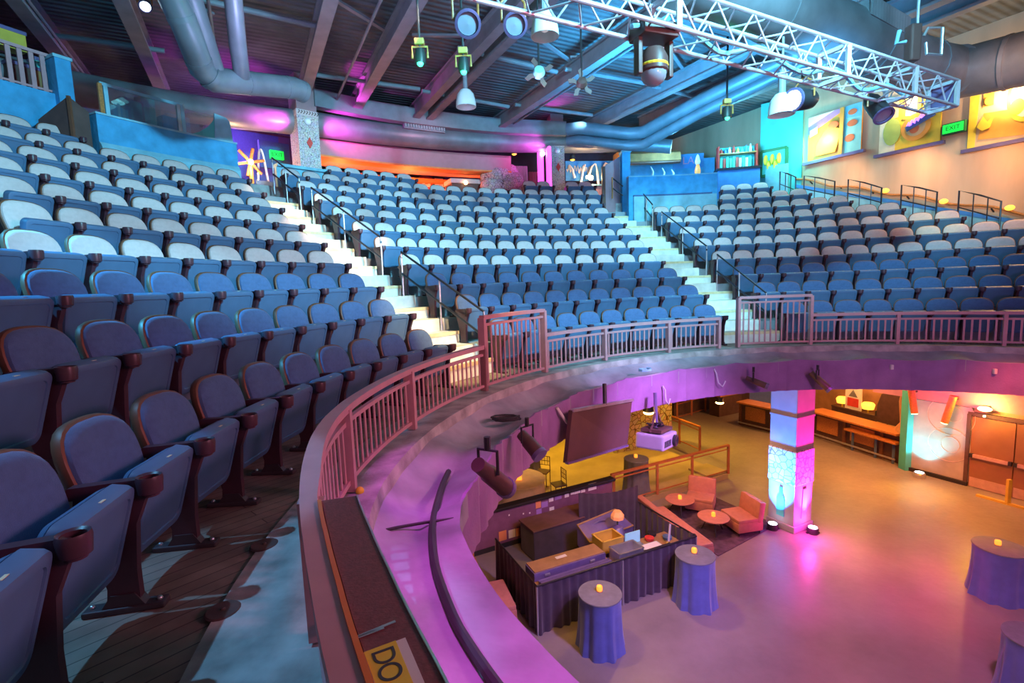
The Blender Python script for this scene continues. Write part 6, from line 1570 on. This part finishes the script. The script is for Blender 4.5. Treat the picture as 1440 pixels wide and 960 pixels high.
# orange bar and warm lamps
for th in (127, 119, 111): point('bar_orange', pol(18.6, th, 5.0), (1, .25, .07), 190, .15)
spot('canopy_pink', pol(15.2, 119, 6.5), pol(17.3, 119, 6.0), (1, .36, .55), 55, 150, .8, .3)
point('wheel_warm', at_r(352, 232, 16.9), WARM, 90, .08)
point('wing_warm', at_r(830, 250, 16.5), WARM, 70, .08)
# overhead spots added to brighten the aisle steps
spot('aisle_left', (-1.2, 8.6, 6.6), pol(11.5, 142, 1.9), (1, .82, .62), 2100, 26, .4, .1)
spot('aisle_left', (.8, 6.2, 4.2), pol(8.2, 143.5, .3), (1, .76, .36), 1300, 36, .5, .1)
spot('aisle_left', (-2.2, 9.4, 6.9), pol(13.3, 141.3, 3.4), (1, .74, .40), 1100, 24, .5, .1)
spot('aisle_right', (4.6, 8.6, 6.6), pol(11.5, 94, 2.1), (1, .92, .84), 5500, 36, .4, .1)
# warm wall wash
for p_, w_ in ((pt1(.38, .42, .30), 70), (pt2(.52, .80, .30), 55), (pt3(.50, .55, .34), 100)): point('mural_lamp', p_, (1, .70, .32), w_, .06)
for u_, (px, py) in enumerate(((1180, 235), (1280, 225), (1400, 215))):
    q = at_wall(px, py, .4); spot('wall_wash', q+UP*.1, at_wall(px, py+28, OFF_UP), (1, .50, .20), 80, 120, .8, .1)
spot('wall_wash', (9.5, 9.0, 5.6), (12.8, 13.5, 4.2), (1, .50, .22), 420, 75, .8, .3)
spot('right_rake', (13.0, 12.0, 5.6), (9.5, 11.5, 2.0), (1, .45, .14), 480, 100, .8, .15)
point('teal_corner', at_wall(1118, 205, .6), (.1, .9, .9), 90, .1)
point('booth_cyan', pol(14.9, 78, 6.2), (.15, .8, 1), 140, .15)
point('counter_blue', pol(15.0, 87, 6.0), (.15, .6, 1), 200, .2)
# green patches thrown on some seats
for sx, tg in (((2.5, 6, 6.5), at_r(640, 322, 11.7)), ((6, 6, 6.5), at_r(945, 300, 13)), ((8, 6, 6.3), at_r(1310, 318, 11.2))): spot('green_patch', sx, tg, (.35, 1, .45), 700, 9, .5, .02)
for px_, py_, y_ in ((591, 88, 8.9), (652, 100, 9.1), (1022, 166, 11.3)): point('green_glow', at_y(px_, py_, y_)-Vector((0, .2, .1)), (.03, 1, .4), 14, .04)
# lower room
for p_, w_ in ((at_r(785, 618, 6.9), 160), (at_r(912, 588, 7.6), 200)): point('downlight', p_, AMB, w_, .06)
for (px, py, w_) in ((780, 655, 900), (900, 620, 1000), (1000, 640, 600), (700, 650, 420)):
    q = fz(px, py); spot('yellow_pool', (q.x, q.y, -1.3), (q.x, q.y, ZF), (1, .58, .04), w_, 110, .8, .1)
for (px, py, w_) in ((1270, 680, 850), (1330, 760, 800), (1180, 655, 380), (1400, 720, 300)):
    q = fz(px, py); spot('orange_pool', (q.x-.6, q.y-1.2, -1.3), (q.x, q.y, ZF), (1, .33, .015), w_, 100, 1.0, .1)
q = fz(1290, 690); spot('amber_sheen', (q.x+1, q.y+1.5, -1.4), (q.x, q.y, ZF), (1, .55, .06), 1000, 32, .9, .05)
spot('dance_purple', (5.2, 4.0, 4.2), (6.0, 6.6, ZF), (.95, .26, .74), 2700, 56, .9, .3)
spot('dance_magenta', (4.8, 5.2, 3.8), (6.6, 10.6, ZF), (1, .06, .80), 1700, 22, .9, .2)
spot('dance_red', (8.0, 5.2, 3.2), (8.9, 10.6, ZF), (1, .14, .08), 2300, 30, .9, .2)
spot('table_blue', (5.5, 3.6, 2.6), (2.6, 9.2, -4.6), (.12, .32, 1), 1500, 36, .8, .15)
spot('table_blue', (7.5, 4.0, 2.6), (10, 9.9, -4.6), (.2, .32, 1), 900, 26, .8, .15)
spot('booth_purple', (3.6, 5.4, 1.5), (1.5, 10.6, -4.5), (.72, .34, 1), 1500, 60, .8, .2)
HB_ = COLC-COLV*.375; HB_.z = -.9; HM_ = COLC-COLU*.375; HM_.z = -.9
qb = COLC - COLV*.66 + COLU*.06; spot('column_blue', (qb.x, qb.y, ZF+.2), HB_, (.015, .22, 1), 9000, 72, 1.0, .06)
qm = COLC - COLU*.66 + COLV*.06; spot('column_magenta', (qm.x, qm.y, ZF+.2), HM_, (1, .012, .34), 9000, 72, 1.0, .06)
point('column_spill', (qm.x-.3, qm.y-.3, ZF+.5), (1, .04, .6), 70, .1)
q = lowal(1293, 661, -.5)[0]; spot('panel_cyan', (q.x, q.y, ZF+.25), lowal(1300, 560, -.2)[0], (.04, .85, .95), 300, 110, .8, .05)
q = lowal(1385, 575, -.45)[0]; point('door_warm', q, AMB, 130, .06)
q = lowal(1330, 566, -1.2)[0]; point('header_pink', (q.x, q.y, -2.2), (1, .05, .30), 120, .1)
for f in (.15, .5, .85):
    q = b1[1]+b1[2]*(b1[4]*f)+b1[3]*1.0; point('bar_warm', (q.x, q.y, -2.0), (1, .46, .14), 110, .1)
    q = b1[1]+b1[2]*(b1[4]*f)-b1[3]*1.2; point('bar_front', (q.x, q.y, -1.8), (1, .5, .14), 90, .15)
q = fz(1060, 600); point('bar_far', (q.x, q.y-.5, -2.0), (1, .42, .1), 160, .15)
q = fz(728, 700); spot('table_warm', (q.x, q.y, -1.3), (q.x, q.y, ZF), (1, .6, .3), 160, 50, .8, .1)
q = fz(1000, 720); spot('lounge_rose', (q.x-.4, q.y-1, -1.5), (q.x, q.y, ZF), (1, .42, .22), 420, 110, .8, .1)
# ================================================================== CAMERA
cam = bpy.data.cameras.new('camera'); co = bpy.data.objects.new('camera', cam); COL.objects.link(co); S.camera = co
cam.sensor_width = 36; cam.sensor_fit = 'HORIZONTAL'; cam.lens = FPX/1440*36; cam.clip_start = .05; cam.clip_end = 200
c_, s_ = cos(PHI), sin(PHI); cr, sr = cos(RHO), sin(RHO)
r0, u0, f0 = Vector((1, 0, 0)), Vector((0, s_, c_)), Vector((0, c_, -s_))
R_, U_ = r0*cr - u0*sr, r0*sr + u0*cr
M = Matrix.Identity(4); M.col[0][:3] = R_; M.col[1][:3] = U_; M.col[2][:3] = -f0; M.col[3][:3] = (0, 0, EYE)
co.matrix_world = M
vs = S.view_settings; vs.view_transform = 'Standard'; vs.look = 'None'; vs.gamma = 1; vs.use_curve_mapping = False; vs.exposure = 0.0
